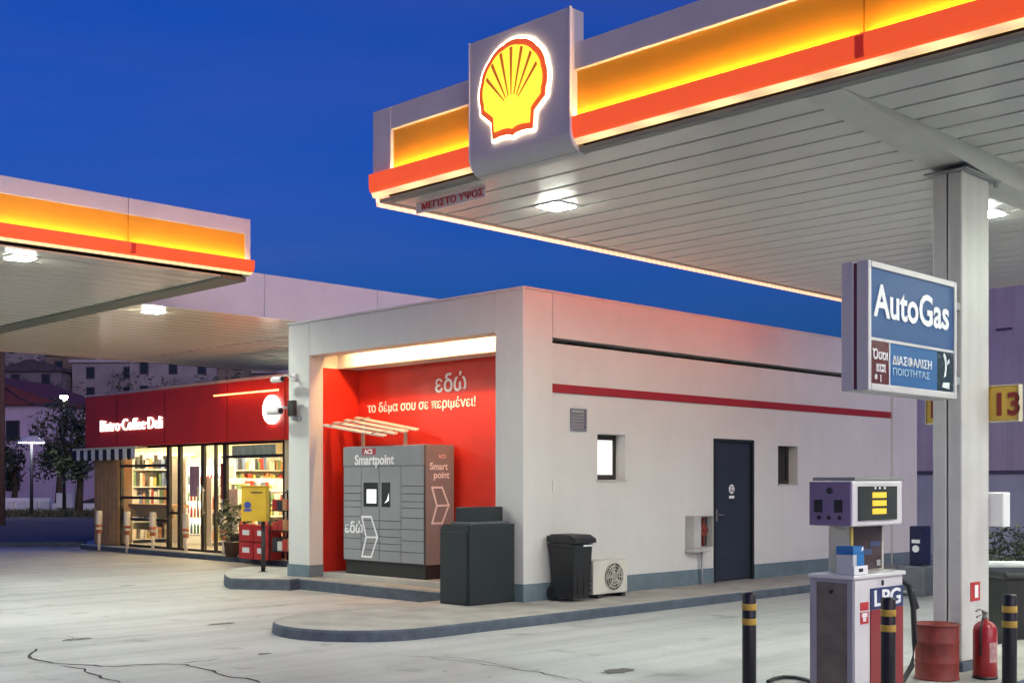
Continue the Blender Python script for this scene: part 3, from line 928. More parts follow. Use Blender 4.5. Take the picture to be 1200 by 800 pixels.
text('point', .14, WHITEPRINT, lo, (LF + .17, LYa - .001, 1.66), X_, bold=.02)
def cube_logo(origin, right, s, n):
    P2 = [(-.3, 1), (.45, 1), (.95, 0), (.45, -1), (-.3, -1), (0.05, -.02)]
    segs = [(0, 1), (1, 2), (2, 3), (3, 4), (4, 5), (5, 0), (5, 2)]
    m = MB()
    for i, j in segs:
        a, b = Vector(P2[i]) * s, Vector(P2[j]) * s
        d = (b - a).normalized() * .014; q = Vector((-d.y, d.x))
        if (i, j) == (5, 2): z = .0045
        else: z = .003
        m.prism([tuple(a - d - q), tuple(b + d - q), tuple(b + d + q), tuple(a - d + q)], Vector(origin), right, Z_, n, z + .0003 * i)
    m.build('cube_emblem', WHITEPRINT, lo)
cube_logo((LF - .001, 14.02, .81), -Y_, .29, -X_)
cube_logo((LF + .22, LYa + .001, 1.28), X_, .25, -Y_)
text('εδώ', .23, WHITEPRINT, lo, (LF - .001, 14.52, .86), -Y_, bold=.02, depth=.005)
aw = thing('awning', 'sloping white slatted awning above the grey parcel locker', 'awning', (11.1, 13.7, 2.13))
for k in range(4):
    x = 10.80 + .2 * k
    m = MB()
    A, B = Vector((x, 14.82, 2.44 + .045 * k)), Vector((x, 13.38, 2.24 + .035 * k))
    m.prism([(0, 0), (.075, .02), (.075, .04), (0, .02)], A, X_, Z_, B - A, 1)
    m.build('slat', mat('awning_white', (.50, .50, .48), .4, noise=.05), aw)
for y, z, up, zt in ((14.6, 2.41, .15, 2.50), (13.6, 2.27, .10, 2.335)):
    m = MB(); m.prism([(0, 0), (.74, up), (.74, up + .02), (0, .02)], (10.80, y, z + .022), X_, Z_, Y_, .04); m.box(11.40, 11.44, y, y + .04, 2.131, zt + .05)
    m.build('bracket', GREYMETAL, aw)

# dark cabinet with raised back
cb = thing('cabinet', 'dark green grey metal cabinet with raised back panel at the building corner', 'cabinet', (10.27, 10.9, .12))
CG = mat('cabinet_green_grey', (.016, .023, .026), .42, noise=.15, scale=3)
r = .09
prof = [(10.63, .122), (11.13, .122), (11.13, 1.09 - r)] + [(11.13 - r + r * math.cos(t), 1.09 - r + r * math.sin(t)) for t in [R(a) for a in range(9, 91, 9)]] + [(10.63, 1.09)]
MB().prism(prof, (9.885, 0, 0), (0, 1, 0), (0, 0, 1), (1, 0, 0), .785).build('body', CG, cb)
MB().box(9.868, 9.884, 10.645, 11.115, .14, 1.0, .004).build('door', CG, cb)
MB().box(9.90, 10.66, 10.615, 10.629, .14, 1.075, .004).build('side_panel', CG, cb)
MB().box(10.02, 10.64, 10.80, 11.0, 1.092, 1.30, .012).build('raised_back', CG, cb)
m = MB(); m.box(9.98, 10.66, 10.70, 11.04, 1.091, 1.12, .004); m.build('ledge', mat('cabinet_ledge', (.10, .12, .125), .4), cb)

# wheelie bin
wb = thing('wheelie_bin', 'black wheelie bin with closed lid against the white wall', 'bin', (11.25, 10.2, .12))
def taper(mb, x0, x1, y0, y1, z0, z1, k):
    cx, cy = (x0 + x1) / 2, (y0 + y1) / 2
    lo_ = [mb.v((cx + (x - cx) * k, cy + (y - cy) * k, z0)) for x, y in ((x0, y0), (x1, y0), (x1, y1), (x0, y1))]
    hi_ = [mb.v((x, y, z1)) for x, y in ((x0, y0), (x1, y0), (x1, y1), (x0, y1))]
    mb.face(lo_[::-1]); mb.face(hi_)
    for i in range(4): mb.face([lo_[i], lo_[(i + 1) % 4], hi_[(i + 1) % 4], hi_[i]])
wx0, wx1, wy0, wy1 = 11.08, 11.42, 10.0, 10.42
m = MB(); taper(m, wx0, wx1, wy0, wy1, .16, .84, .84); m.box(wx0 - .01, wx1 + .01, wy0 - .01, wy1 + .01, .80, .842, .01)
for k in range(2): m.box(wx0 + .09 + .11 * k, wx0 + .12 + .11 * k, wy0 + .012, wy0 + .03, .2, .78, .004)
m.build('body', BLACK, wb)
m = MB(); m.prism([(wy0 - .05, .85), (wy1 + .02, .85), (wy1 + .03, .90), (wy1 - .05, .955), (wy0 + .05, .95), (wy0 - .045, .90)], (wx0 - .02, 0, 0), (0, 1, 0), (0, 0, 1), (1, 0, 0), wx1 - wx0 + .04); m.build('lid', BLACK, wb)
m = MB(); m.tube([(wx0 + .02, wy1 + .05, .92), (wx1 - .02, wy1 + .05, .92)], .015); m.build('handle', BLACK, wb)
for x in (wx0 + .02, wx1 - .07): m = MB(); m.cyl((x, wy1 - .03, .215), .095, .05, 18, 'x'); m.build('wheel', BLACK, wb)
MB().box(wx0 + .16, wx1 - .01, wy0 - .019, wy0 - .0105, .805, .828, .002).build('label_strip', WHITEPRINT, wb)

# air conditioner unit
ac = thing('air_conditioner', 'cream outdoor air conditioner unit with round fan grille', 'air conditioner', (11.98, 10.3, .12))
ACM = mat('ac_cream', (.62, .60, .53), .5, noise=.08)
ax0, ax1, ay0, ay1, az0, az1 = 11.62, 12.30, 10.16, 10.44, .17, .60
MB().box(ax0, ax1, ay0, ay1, az0, az1, .012).build('casing', ACM, ac)
fc = (12.02, ay0, .385)
m = MB(); m.cyl((fc[0], ay0 - .001, fc[2]), .175, -.006, 28, 'y'); m.build('fan_opening', mat('fan_dark', (.05, .048, .04), .6), ac)
m = MB(); m.cyl((fc[0], ay0 - .008, fc[2]), .05, -.008, 16, 'y')
for k in range(5):
    a = k * 1.2566
    m.prism([(.03 * math.cos(a), .03 * math.sin(a)), (.16 * math.cos(a + .25), .16 * math.sin(a + .25)), (.16 * math.cos(a + .85), .16 * math.sin(a + .85)), (.03 * math.cos(a + .9), .03 * math.sin(a + .9))], (fc[0], ay0 - .008, fc[2]), (1, 0, 0), (0, 0, 1), (0, -1, 0), .004)
m.build('fan', mat('fan_grey', (.30, .29, .25), .5), ac)
m = MB()
for rr in (.06, .1, .14, .178):
    m.tube([(fc[0] + rr * math.cos(a), ay0 - .02, fc[2] + rr * math.sin(a)) for a in [2 * math.pi * i / 28 for i in range(29)]], .005, 5)
for k in range(8):
    a = k * math.pi / 4
    m.tube([(fc[0] + .05 * math.cos(a), ay0 - .024, fc[2] + .05 * math.sin(a)), (fc[0] + .18 * math.cos(a), ay0 - .022, fc[2] + .18 * math.sin(a))], .004, 5)
m.build('fan_grille', ACM, ac)
m = MB()
for k in range(6): m.box(ax0 - .006, ax0 - .001, ay0 + .04, ay1 - .04, .21 + .062 * k, .245 + .062 * k)
m.build('side_louvres', mat('ac_louvre', (.10, .10, .09), .6), ac)
for x in (11.7, 12.18): MB().box(x, x + .06, ay0 - .01, ay1 + .01, .121, .169).build('foot', DARKMETAL, ac)

# ------------------------------------------------------------------ AutoGas sign
sg = thing('fuel_sign', 'AutoGas sign in blue with white letters fixed to the white column', 'sign', (8.3, 4.25, 2.23))
SX0, SX1, SY0, SY1, SZ0, SZ1 = 7.61, 8.97, 4.15, 4.36, 2.235, 3.13
SF = mat('sign_frame_white', (.56, .54, .54), .35, noise=.05)
fmid = (SY0 + SY1) / 2
for ya, yb in ((SY0, fmid - .014), (fmid + .014, SY1)):
    m = MB()
    m.box(SX0, SX0 + .045, ya, yb, SZ0, SZ1, .008); m.box(SX1 - .04, SX1, ya, yb, SZ0, SZ1, .008); m.box(SX0 + .046, SX1 - .041, ya, yb, SZ0, SZ0 + .05, .006); m.box(SX0 + .046, SX1 - .041, ya, yb, SZ1 - .045, SZ1, .006)
    m.build('frame', SF, sg)
MB().box(SX0 + .012, SX1 - .012, fmid - .013, fmid + .013, SZ0 + .012, SZ1 - .012).build('core', mat('sign_groove', (.16, .03, .05), .6), sg)
BLUE = mat('sign_blue', (.001, .060, .215), .5, noise=.12, scale=2)
y = SY0 + .012
ix0, ix1, iz0, iz1 = SX0 + .047, SX1 - .042, SZ0 + .052, SZ1 - .047
zm = iz0 + (iz1 - iz0) * .385
pu = MB().box(ix0, ix1, y, y + .03, zm + .012, iz1).build('blue_panel', BLUE, sg)
text('AutoGas', .315, WHITEPRINT, pu, (ix0 + .045, y - .001, zm + .165), X_, bold=.022, width=1.15)
MB().box(ix0, ix1, y - .006, y + .03, zm - .010, zm + .010).build('divider', SF, sg)
w3 = ix1 - ix0
rp = MB().box(ix0, ix0 + w3 * .20, y, y + .03, iz0, zm - .012).build('red_panel', mat('sign_dark_red', (.10, .007, .010), .3, noise=.15, scale=5), sg)
MB().box(ix0 + w3 * .2 + .002, ix0 + w3 * .2 + .02, y - .005, y + .03, iz0, zm - .012).build('divider', SF, sg)
text('Όσοι', .095, WHITEPRINT, rp, (ix0 + .02, y - .001, iz0 + .17), X_, bold=.015)
text('και', .095, WHITEPRINT, rp, (ix0 + .07, y - .001, iz0 + .085), X_, bold=.015)
text('*', .09, WHITEPRINT, rp, (ix0 + .05, y - .001, iz0 + .0), X_, bold=.01)
text('1', .07, WHITEPRINT, rp, (ix0 + .12, y - .001, iz0 + .015), X_, bold=.015)
bp = MB().box(ix0 + w3 * .2 + .022, ix0 + w3 * .79, y, y + .03, iz0, zm - .012).build('blue_panel', mat('sign_blue_light', (.003, .095, .29), .5, noise=.15, scale=3), sg)
text('ΔΙΑΣΦΑΛΙΣΗ', .085, WHITEPRINT, bp, (ix0 + w3 * .2 + .05, y - .001, iz0 + .15), X_, bold=.010, width=.60)
text('ΠΟΙΟΤΗΤΑΣ', .068, mat('pale_blue_print', (.45, .62, .75), .5, noise=0), bp, (ix0 + w3 * .2 + .05, y - .001, iz0 + .075), X_, bold=.0, width=.56)
pp = MB().box(ix0 + w3 * .79 + .002, ix1, y, y + .03, iz0, zm - .012).build('picture_panel', mat('sign_dark_picture', (.02, .045, .06), .25, noise=.5, scale=9), sg)
m = MB(); o = (ix0 + w3 * .89, y + .001, iz0 + .10)
m.prism([(-.02, 0), (.015, .02), (.03, .09), (.02, .16), (-.01, .19), (-.03, .17), (0, .12), (.0, .06)], o, X_, Z_, -Y_, .003); m.prism([(.035, .10), (.075, .12), (.07, .15), (.04, .13)], o, X_, Z_, -Y_, .0035); m.prism([(-.05, -.07), (.07, -.08), (.08, -.03), (-.03, -.035)], o, X_, Z_, -Y_, .0032)
m.build('picture_figure', mat('figure_pale', (.7, .75, .75), .5, noise=.2), pp)
m = MB(); m.box(SX1 + .001, COLX0 - .001, 4.22, 4.34, 2.36, 2.42, .004); m.box(SX1 + .001, COLX0 - .001, 4.22, 4.34, 2.94, 3.0, .004); m.build('bracket', GREYMETAL, sg)

# pump number board behind the column
nb = thing('number_board', 'yellow pump number board reading 13 behind the white column', 'sign', (9.72, 4.36, 2.1))
MB().box(9.70, 9.76, 3.985, 4.756, 2.10, 2.375, .004).build('board', mat('board_yellow', (.62, .40, .06), .45, noise=.1), nb)
m = MB(); m.box(9.693, 9.767, 3.975, 3.984, 2.09, 2.385); m.box(9.693, 9.767, 4.757, 4.766, 2.09, 2.385); m.box(9.693, 9.767, 3.985, 4.756, 2.376, 2.386); m.box(9.693, 9.767, 3.985, 4.756, 2.089, 2.099)
m.build('rim', mat('rim_cream', (.6, .52, .36), .5), nb)
NR = mat('number_dark_red', (.20, .02, .015), .5, noise=0)
text('13', .25, NR, nb, (9.699, 4.195, 2.145), -Y_, bold=.03, stretch=.95)
text('13', .25, NR, nb, (9.699, 4.745, 2.145), -Y_, bold=.03, stretch=.72)
pt = thing('paper_dispenser', 'plain white box fixed on the back of the white column', 'dispenser', (9.75, 4.25, 1.2))
MB().box(9.695, 9.83, 4.10, 4.36, 1.24, 1.52, .01).build('box', mat('box_white', (.78, .78, .77), .4, noise=.04), pt)
MB().box(9.72, 9.81, 4.15, 4.31, 1.236, 1.239).build('slot', BLACK, pt)
ls = thing('notice', 'small red and white notice low on the white column', 'notice', (9.42, 4.2, .65))
MB().box(9.33, 9.50, 4.205, 4.209, .66, .81).build('plate', mat('notice_red', (.45, .03, .03), .5, noise=0), ls)
MB().box(9.40, 9.46, 4.2025, 4.2045, .685, .785).build('white_field', WHITEPRINT, ls)

# ------------------------------------------------------------------ AutoGas pump
pm = thing('fuel_pump', 'AutoGas pump with brown steel side, white front and lit price display', 'fuel pump', (7.6, 4.22, .12))
ux0, ux1, uy0, uy1 = 7.25, 7.95, 4.06, 4.39
PW = mat('pump_white', (.68, .67, .66), .35, noise=.06)
PL = mat('pump_lavender_frame', (.33, .32, .36), .45, noise=.1)
MB().box(ux0 + .015, ux1, uy0 + .012, uy1, .12, .955, .01).build('cabinet', PW, pm)
MB().box(ux0 - .01, ux1 + .01, uy0 - .008, uy1 + .008, .956, .985, .008).build('cabinet_top', PW, pm)
m = MB(); m.box(ux0, ux0 + .014, uy0 + .01, uy0 + .05, .14, .955, .003); m.box(ux0, ux0 + .014, uy1 - .05, uy1, .14, .955, .003); m.box(ux0, ux0 + .014, uy0 + .051, uy1 - .051, .93, .955, .003)
m.build('side_frame', PL, pm)
m = MB(); m.box(ux0 + .003, ux0 + .0135, uy0 + .051, uy1 - .051, .15, .929, .002); m.build('side_panel', mat('brown_steel', (.17, .145, .12), .4, metal=.1, noise=.3, scale=6), pm)
m = MB(); m.cyl((ux0 + .003, 4.225, .87), .012, -.012, 12, 'x'); m.build('lock', BLACK, pm)
m = MB(); m.box(ux0 + .02, ux0 + .21, uy0 + .004, uy0 + .0115, .14, .95, .002); m.build('front_strip', PW, pm)
m = MB(); m.box(ux0 + .09, ux0 + .20, uy0 + .0015, uy0 + .0035, .745, .80); m.box(ux0 + .09, ux0 + .20, uy0 + .0015, uy0 + .0035, .655, .735); m.build('red_sticker', mat('sticker_red', (.5, .02, .025), .4, noise=0), pm)
m = MB(); m.box(ux0 + .11, ux0 + .18, uy0 + .0, uy0 + .0013, .70, .728); m.box(ux0 + .125, ux0 + .165, uy0 + .0, uy0 + .0013, .672, .698); m.build('sticker_mark', WHITEPRINT, pm)
MB().box(ux0 + .235, ux1 - .01, uy0 + .004, uy0 + .0115, .74, .885, .001).build('blue_panel', mat('pump_blue', (.02, .035, .13), .35, noise=.1), pm)
MB().box(ux0 + .235, ux1 - .01, uy0 + .004, uy0 + .0115, .14, .738, .001).build('red_panel', mat('pump_red', (.26, .02, .025), .4, noise=.08), pm)
text('LPG', .15, WHITEPRINT, pm, (ux0 + .26, uy0 + .003, .765), X_, bold=.02, stretch=1.5)
MB().box(ux0 + .37, ux0 + .385, uy0 - .012, uy0 + .0, .90, .935).build('key', BLACK, pm)
# upper part
MB().box(7.44, 7.92, 4.20, 4.36, .986, 1.305, .006).build('neck', mat('neck_cream', (.55, .53, .45), .45), pm)
MB().box(7.47, 7.87, 4.188, 4.199, 1.0, 1.295, .003).build('poster', mat('poster_brown', (.05, .03, .03), .35, noise=.6, scale=7), pm)
m = MB(); m.box(7.60, 7.72, 4.184, 4.187, 1.10, 1.14); m.box(7.70, 7.84, 4.184, 4.187, 1.155, 1.19); m.build('poster_print', mat('poster_blue', (.05, .07, .16), .4), pm)
MB().box(7.79, 7.84, 4.184, 4.187, 1.02, 1.06).build('poster_tag', mat('tag_grey', (.35, .36, .34), .5), pm)
MB().box(7.442, 7.468, 4.185, 4.198, .99, 1.30, .002).build('yellow_edge', mat('edge_yellow', (.6, .48, .10), .45), pm)
hd = MB().box(7.26, 7.95, 4.075, 4.385, 1.307, 1.61, .012).build('head', PW, pm)
MB().box(7.235, 7.259, 4.075, 4.385, 1.312, 1.605, .004).build('side_plate', mat('painted_sky_reflection_plate', (.20, .15, .26), .4, noise=.15), hd)  # purple of the reflected sky is painted into the plate colour
m = MB()
for yy in (4.315, 4.165): m.box(7.231, 7.2345, yy - .03, yy + .03, 1.40, 1.485)
for yy in (4.31, 4.235, 4.155): m.lathe([(.014, 0), (.014, .004)], (7.2305, yy, 1.365), 10, 'x')
m.lathe([(.022, 0), (.022, .004)], (7.2305, 4.23, 1.545), 12, 'x')
m.build('side_openings', BLACK, hd)
dsp = MB().box(7.33, 7.85, 4.062, 4.0745, 1.345, 1.575, .002).build('display_glass', mat('display_dark_green', (.045, .055, .045), .15, noise=.1), hd)
for k, z in enumerate((1.50, 1.445, 1.39)):
    MB().box(7.50, 7.69, 4.058, 4.0615, z - .004, z + .034).build('display_digits', mat('digits_yellow', (.5, .3, .02), .4, noise=0, emit=(1, .62, .06), estr=.40), hd)
m = MB()
for x in (7.53, 7.59, 7.66): m.box(x, x + .02, 4.0595, 4.0615, 1.555, 1.57)
m.build('display_print', WHITEPRINT, hd)
MB().box(7.30, 7.96, 4.08, 4.40, 1.612, 1.635, .006).build('head_roof', mat('roof_grey_green', (.22, .24, .22), .5), hd)
# hose and nozzle on the far side
m = MB()
m.tube([(7.955, 4.2, .90), (8.06, 4.17, .93), (8.17, 4.14, .86), (8.22, 4.13, .7), (8.24, 4.13, .45), (8.22, 4.14, .28), (8.13, 4.17, .17), (7.98, 4.2, .16)], .02, 10)
m.build('hose', BLACK, pm)
m = MB(); m.box(7.951, 8.02, 4.2, 4.3, .72, .80, .006); m.tube([(8.02, 4.25, .76), (8.14, 4.24, .79), (8.33, 4.2, .80), (8.38, 4.19, .68)], [.018, .022, .026, .026], 10)
m.build('nozzle', DARKMETAL, pm)
# things standing on the pump
tb = thing('wipes_box', 'blue and white cardboard wipes box on the pump top', 'box', (7.36, 4.13, .985))
MB().box(7.262, 7.40, 4.072, 4.195, .987, 1.12, .004).build('carton', mat('carton_pale', (.55, .58, .58), .6, noise=.1), tb)
m = MB(); m.box(7.2605, 7.4015, 4.0705, 4.1965, 1.121, 1.175, .002); m.prism([(.05, 1.04), (.142, 1.04), (.142, 1.12), (.05, 1.12)], (7.26, 4.0708, 0), X_, Z_, -Y_, .002); m.build('blue_print', mat('carton_blue', (.02, .16, .42), .5, noise=.15), tb)
m = MB(); m.box(7.262, 7.44, 4.062, 4.0705, .987, 1.045, .001); m.build('white_flap', WHITEPRINT, tb)
m = MB(); m.box(7.32, 7.37, 4.058, 4.0615, 1.005, 1.028); m.build('dark_print', BLACK, tb)
MB().prism([(.10, 1.14), (.13, 1.15), (.13, 1.17), (.11, 1.165)], (7.26, 4.069, 0), X_, Z_, -Y_, .002).build('white_mark', WHITEPRINT, tb)

# bollards
BY = mat('bollard_yellow', (.62, .42, .05), .45, noise=.2)
def bollard(x, y, label):
    t = thing('bollard', label, 'bollard', (x, y, 0), 'black bollards round the pump island')
    m = MB(); m.lathe([(.038, 0), (.038, .99), (.034, 1.0), (.001, 1.003)], (x, y, 0), 20); m.build('post', BLACK, t)
    for z in (.905, .825):
        m = MB(); m.lathe([(.0385, 0), (.0395, .002), (.0395, .033), (.0385, .035)], (x, y, z), 20); m.build('yellow_band', BY, t)
    MB().lathe([(.075, .0), (.075, .012), (.04, .013)], (x, y, 0.001), 20).build('base_plate', DARKMETAL, t)
    return t
bollard(*at(878, 6.62), 'black and yellow bollard standing alone on the open forecourt before the pump')
bollard(*at(1041, 6.32), 'black and yellow bollard directly before the red front of the pump')
bollard(*at(1183, 6.5), 'black and yellow bollard beside the fire extinguisher')

# red drum
dx, dy = at(1098, 9.16)
dr = thing('drum', 'rust red metal drum at the foot of the white column', 'drum', (dx, dy, .12))
m = MB(); m.lathe([(.155, .0), (.165, .004), (.163, .012), (.158, .02), (.158, .12), (.162, .13), (.162, .137), (.158, .147), (.158, .27), (.162, .28), (.162, .287), (.158, .297), (.160, .40), (.160, .41), (.148, .41), (.146, .06), (.001, .06)], (dx, dy, .121), 36)
m.build('shell', mat('rust_red_paint', (.24, .035, .025), .55, noise=.4, scale=7, stain=.25), dr)
m = MB(); m.tube([(dx + .165 * math.cos(a), dy + .165 * math.sin(a), .532) for a in [2 * math.pi * i / 36 for i in range(37)]], .007, 6); m.build('rim', mat('rust_rim', (.20, .03, .022), .5, noise=.3), dr)
m = MB(); m.cyl((dx, dy, .19), .145, .20, 28); m.build('sand', mat('sand', (.3, .24, .16), .9, bump=.6, bscale=120), dr)

# fire extinguisher
ex, ey = 9.02, 3.955
fx = thing('fire_extinguisher', 'red fire extinguisher standing beside the white column', 'fire extinguisher', (ex, ey, .12))
m = MB(); m.lathe([(.080, 0), (.088, .008), (.088, .36), (.080, .395), (.055, .42), (.03, .432), (.024, .445), (.001, .446)], (ex, ey, .121), 28)
m.build('cylinder', mat('extinguisher_red', (.33, .012, .018), .3, noise=.12, coat=.3), fx)
m = MB(); m.cyl((ex, ey, .567), .022, .035, 12); m.box(ex - .015, ex + .015, ey - .02, ey + .02, .60, .625, .004); m.build('valve', STEEL, fx)
m = MB(); m.tube([(ex, ey, .622), (ex - .05, ey + .02, .645), (ex - .09, ey + .03, .63)], .007, 6); m.tube([(ex, ey, .605), (ex - .05, ey + .02, .60), (ex - .08, ey + .03, .585)], .007, 6); m.build('lever', STEEL, fx)
m = MB(); m.tube([(ex - .02, ey - .01, .59), (ex - .08, ey - .02, .58), (ex - .105, ey - .01, .48), (ex - .10, ey - .01, .30)], .010, 8); m.build('hose', BLACK, fx)
m = MB()
k = 12
for i in range(k):
    a0, a1 = R(225 + 65 * i / k), R(225 + 65 * (i + 1) / k)
    q = [(ex + .0888 * math.cos(a), ey + .0888 * math.sin(a), z) for a, z in ((a0, .25), (a1, .25), (a1, .40), (a0, .40))]
    m.face([m.v(p) for p in q])
m.build('label_plate', mat('label_pink', (.45, .25, .24), .5, noise=.5, scale=40), fx)
MB().lathe([(.0905, 0), (.0905, .02)], (ex, ey, .121), 28).build('foot_ring', BLACK, fx)

# hose end lying on the ground
hp = [Vector(gp(*p)) + Vector((0, 0, .02)) for p in ((900, 801), (907, 797.5), (918, 795.5), (932, 796), (946, 799), (960, 806))]
gh = thing('hose', 'thin black hose lying on the ground beside the pump', 'hose', tuple(hp[0]))
MB().tube(hp, .016, 8).build('tube', BLACK, gh)

# ------------------------------------------------------------------ things beyond the column
cx_, cy_ = at(1180, 11.7)
wc = thing('waste_container', 'low black waste container beyond the fire extinguisher', 'container', (cx_, cy_, 0))
fr = Matrix.Rotation(R(-45), 4, 'Z'); fr.translation = Vector((cx_ + .3, cy_ - .3, 0))
m = MB(fr); taper(m, -.55, .55, -.3, .3, .06, .68, .9); m.build('body', mat('container_dark', (.006, .008, .008), .5, noise=.2), wc)
m = MB(fr); m.box(-.58, .58, -.33, .33, .682, .76, .03); m.build('lid', mat('container_lid', (.012, .015, .015), .4), wc)
for sx in (-.4, .4): MB(fr).box(sx - .05, sx + .05, -.25, .25, 0, .06).build('foot', BLACK, wc)
rx = thing('rail', 'white metal guard rail before the dark hedge', 'rail', (*at(1185, 13.3), 0))
p, q = at(1150, 13.3), at(1330, 13.0)
m = MB(); m.tube([(*p, .70), (*q, .70)], .045, 10); m.build('bar', mat('rail_white', (.7, .7, .7), .5), rx)
for t in (.05, .5, .95):
    m = MB(); m.cyl((p[0] + (q[0] - p[0]) * t, p[1] + (q[1] - p[1]) * t, 0), .035, .66, 10); m.build('post', GREYMETAL, rx)
LEAF = mat('dark_leaf', (.03, .045, .022), .6, noise=.5, scale=2)
LEAF2 = mat('lighter_leaf', (.055, .075, .03), .6, noise=.5, scale=2)
def leaves(mb, c, rad, n, s, rnd):
    for _ in range(n):
        while True:
            v = Vector((rnd.uniform(-1, 1), rnd.uniform(-1, 1), rnd.uniform(-1, 1)))
            if .35 < v.length < 1: break
        p = Vector(c) + Vector((v.x * rad[0], v.y * rad[1], v.z * rad[2]))
        a = Vector((rnd.gauss(0, 1), rnd.gauss(0, 1), rnd.gauss(0, 1))).normalized()
        b = a.orthogonal().normalized() * s * rnd.uniform(.5, 1.2)
        a = a * s * rnd.uniform(.8, 1.5)
        mb.mi = rnd.randint(0, 1)
        mb.face([mb.v(p - a), mb.v(p + b * .5), mb.v(p + a), mb.v(p - b * .5)])
rnd = random.Random(3)
hg = thing('hedge', 'dark leafy hedge at the foot of the lavender wall', 'hedge', (*at(1230, 16), 0))
m = MB()
for k in range(7):
    x, y = at(1150 + 35 * k, 16.2 + rnd.uniform(-.2, .2))
    leaves(m, (x, y, .58 + rnd.uniform(-.03, .05)), (.36, .36, .46), 420, .045, rnd)
m.build('foliage', [LEAF, LEAF2], hg, raw=True, kind='stuff')
m = MB()
for k in range(7):
    x, y = at(1150 + 35 * k, 16.2); m.tube([(x, y, 0), (x + .03, y, .5)], .025, 6)
m.build('stems', mat('bark', (.06, .045, .03), .9), hg)
bx, by = at(1074, 17.3)
au = thing('service_post', 'narrow dark blue service post on a grey block behind the column', 'service post', (bx, by, 0))
m = MB(); m.box(bx - .22, bx + .22, by - .22, by + .22, 0, .42, .02); m.build('block', mat('block_grey', (.16, .17, .20), .7, noise=.2), au)
m = MB(); m.box(bx - .10, bx + .16, by - .14, by + .06, .42, .98, .015); m.build('post', mat('post_blue', (.006, .008, .05), .4, noise=.1), au)
m = MB(); m.lathe([(.05, 0), (.05, .012)], (bx - .112, by - .04, .66), 14, 'x'); m.box(bx - .106, bx - .1005, by - .1, by + .02, .74, .79); m.build('mark', WHITEPRINT, au)

# neighbouring building on the right
nbd = thing('neighbour_building', 'tall plain lavender building with low blue grey base wall', 'building', (30, 4, 0))
NW = mat('lavender_plaster', (.66, .57, .60), .85, noise=.12, scale=.8, bump=.2, stain=.15)
NB = mat('blue_grey_base', (.62, .63, .66), .8, noise=.15, scale=1, bump=.2, stain=.1)
MB().box(26.0, 36, -8, 13.4, 1.86, 6.8).build('upper_wall', NW, nbd)
MB().box(25.9, 36, -8, 13.4, 0, 1.78).build('base_wall', NB, nbd)
MB().box(25.86, 36, -8.02, 13.42, 1.781, 1.859, .01).build('ledge', mat('ledge_dark', (.12, .11, .16), .8), nbd)
m = MB()
for k in range(26):
    m.box(25.985, 25.9995, -7.6 + k * .8, -7.25 + k * .8, 4.88, 4.93)
m.build('vent_row', mat('vent_dark', (.14, .10, .15), .8), nbd)
MB().box(25.9, 36.1, -8.1, 13.5, 6.801, 6.95, .02).build('roof_edge', NW, nbd)

# ------------------------------------------------------------------ red shop
sh = thing('shop', 'small glass fronted shop under a long red fascia sign', 'shop', (16, 22.5, 0))
SXF = 13.6
SWALL = mat('shop_wall_cream', (.62, .52, .36), .7, noise=.1)
sf = MB().box(13.42, 13.72, 16.9, 28.0, 2.43, 3.64, .01).build('fascia', mat('fascia_red', (.64, .026, .012), .4, noise=.1, scale=1.5), sh)
MB().box(13.40, 13.74, 16.88, 28.02, 3.641, 3.70, .008).build('fascia_trim', mat('trim_pink', (.62, .40, .38), .5), sh)
m = MB()
for yy in (19.6, 21.65, 24.2, 26.4): m.box(13.412, 13.4195, yy, yy + .012, 2.45, 3.62)
m.build('fascia_joint', mat('joint_dark_red', (.16, .006, .008), .5), sh)
LETT = glow('lit_letters', (1, .93, .82), 1.1)
text('Bistro·Coffee·Deli', .38, LETT, sf, (13.418, 27.22, 2.80), -Y_, depth=.03, bold=.0, name='lit_lettering', width=2.9)
m = MB(); m.cyl((13.419, 20.02, 3.02), .28, -.05, 32, 'x'); m.build('round_sign', glow('round_sign_white', (1, .95, .86), 4.0), sf)
m = MB(); m.box(13.24, 13.28, 19.6, 21.9, 3.36, 3.39, .004); m.build('light_bar', glow('warm_bar', (1, .20, .05), 3.2), sf)
m = MB()
for yy in (19.8, 21.7): m.box(13.281, 13.419, yy, yy + .03, 3.365, 3.385)
m.build('light_arm', DARKMETAL, sf)
# shell of the shop
m = MB(); m.box(19.0, 19.15, 16.9, 28.0, 0, 3.5); m.box(13.73, 19.0, 27.86, 28.0, 0, 3.5); m.box(13.62, 19.0, 16.9, 17.04, 0, 3.5); m.box(13.58, 13.72, 17.05, 19.85, 0.12, 2.43)
m.build('wall', SWALL, sh)
MB().box(13.3, 19.0, 16.9, 28.0, 0.0, .12, .02).build('floor', mat('shop_floor', (.40, .37, .32), .4, noise=.15), sh)
MB().box(13.285, 13.299, 16.9, 28.0, 0, .10, .003).build('kerb_face', KERBPAINT, sh)
MB().box(13.72, 19.0, 17.05, 27.85, 2.9, 3.0).build('ceiling', mat('shop_ceiling', (.8, .78, .72), .8), sh)
MB().box(13.9, 19.1, 16.95, 27.95, 3.5, 3.62).build('roof', mat('roof_grey', (.2, .2, .22), .9), sh)
for y in (18.8, 20.8, 22.8, 24.8, 26.8):
    MB().box(14.6, 17.8, y - .09, y + .09, 2.87, 2.895).build('ceiling_lamp', glow('shop_tube', (1.0, .76, .42), 48.0), sh)
BRN = mat('dark_bronze_frame', (.02, .014, .01), .45, noise=.1)
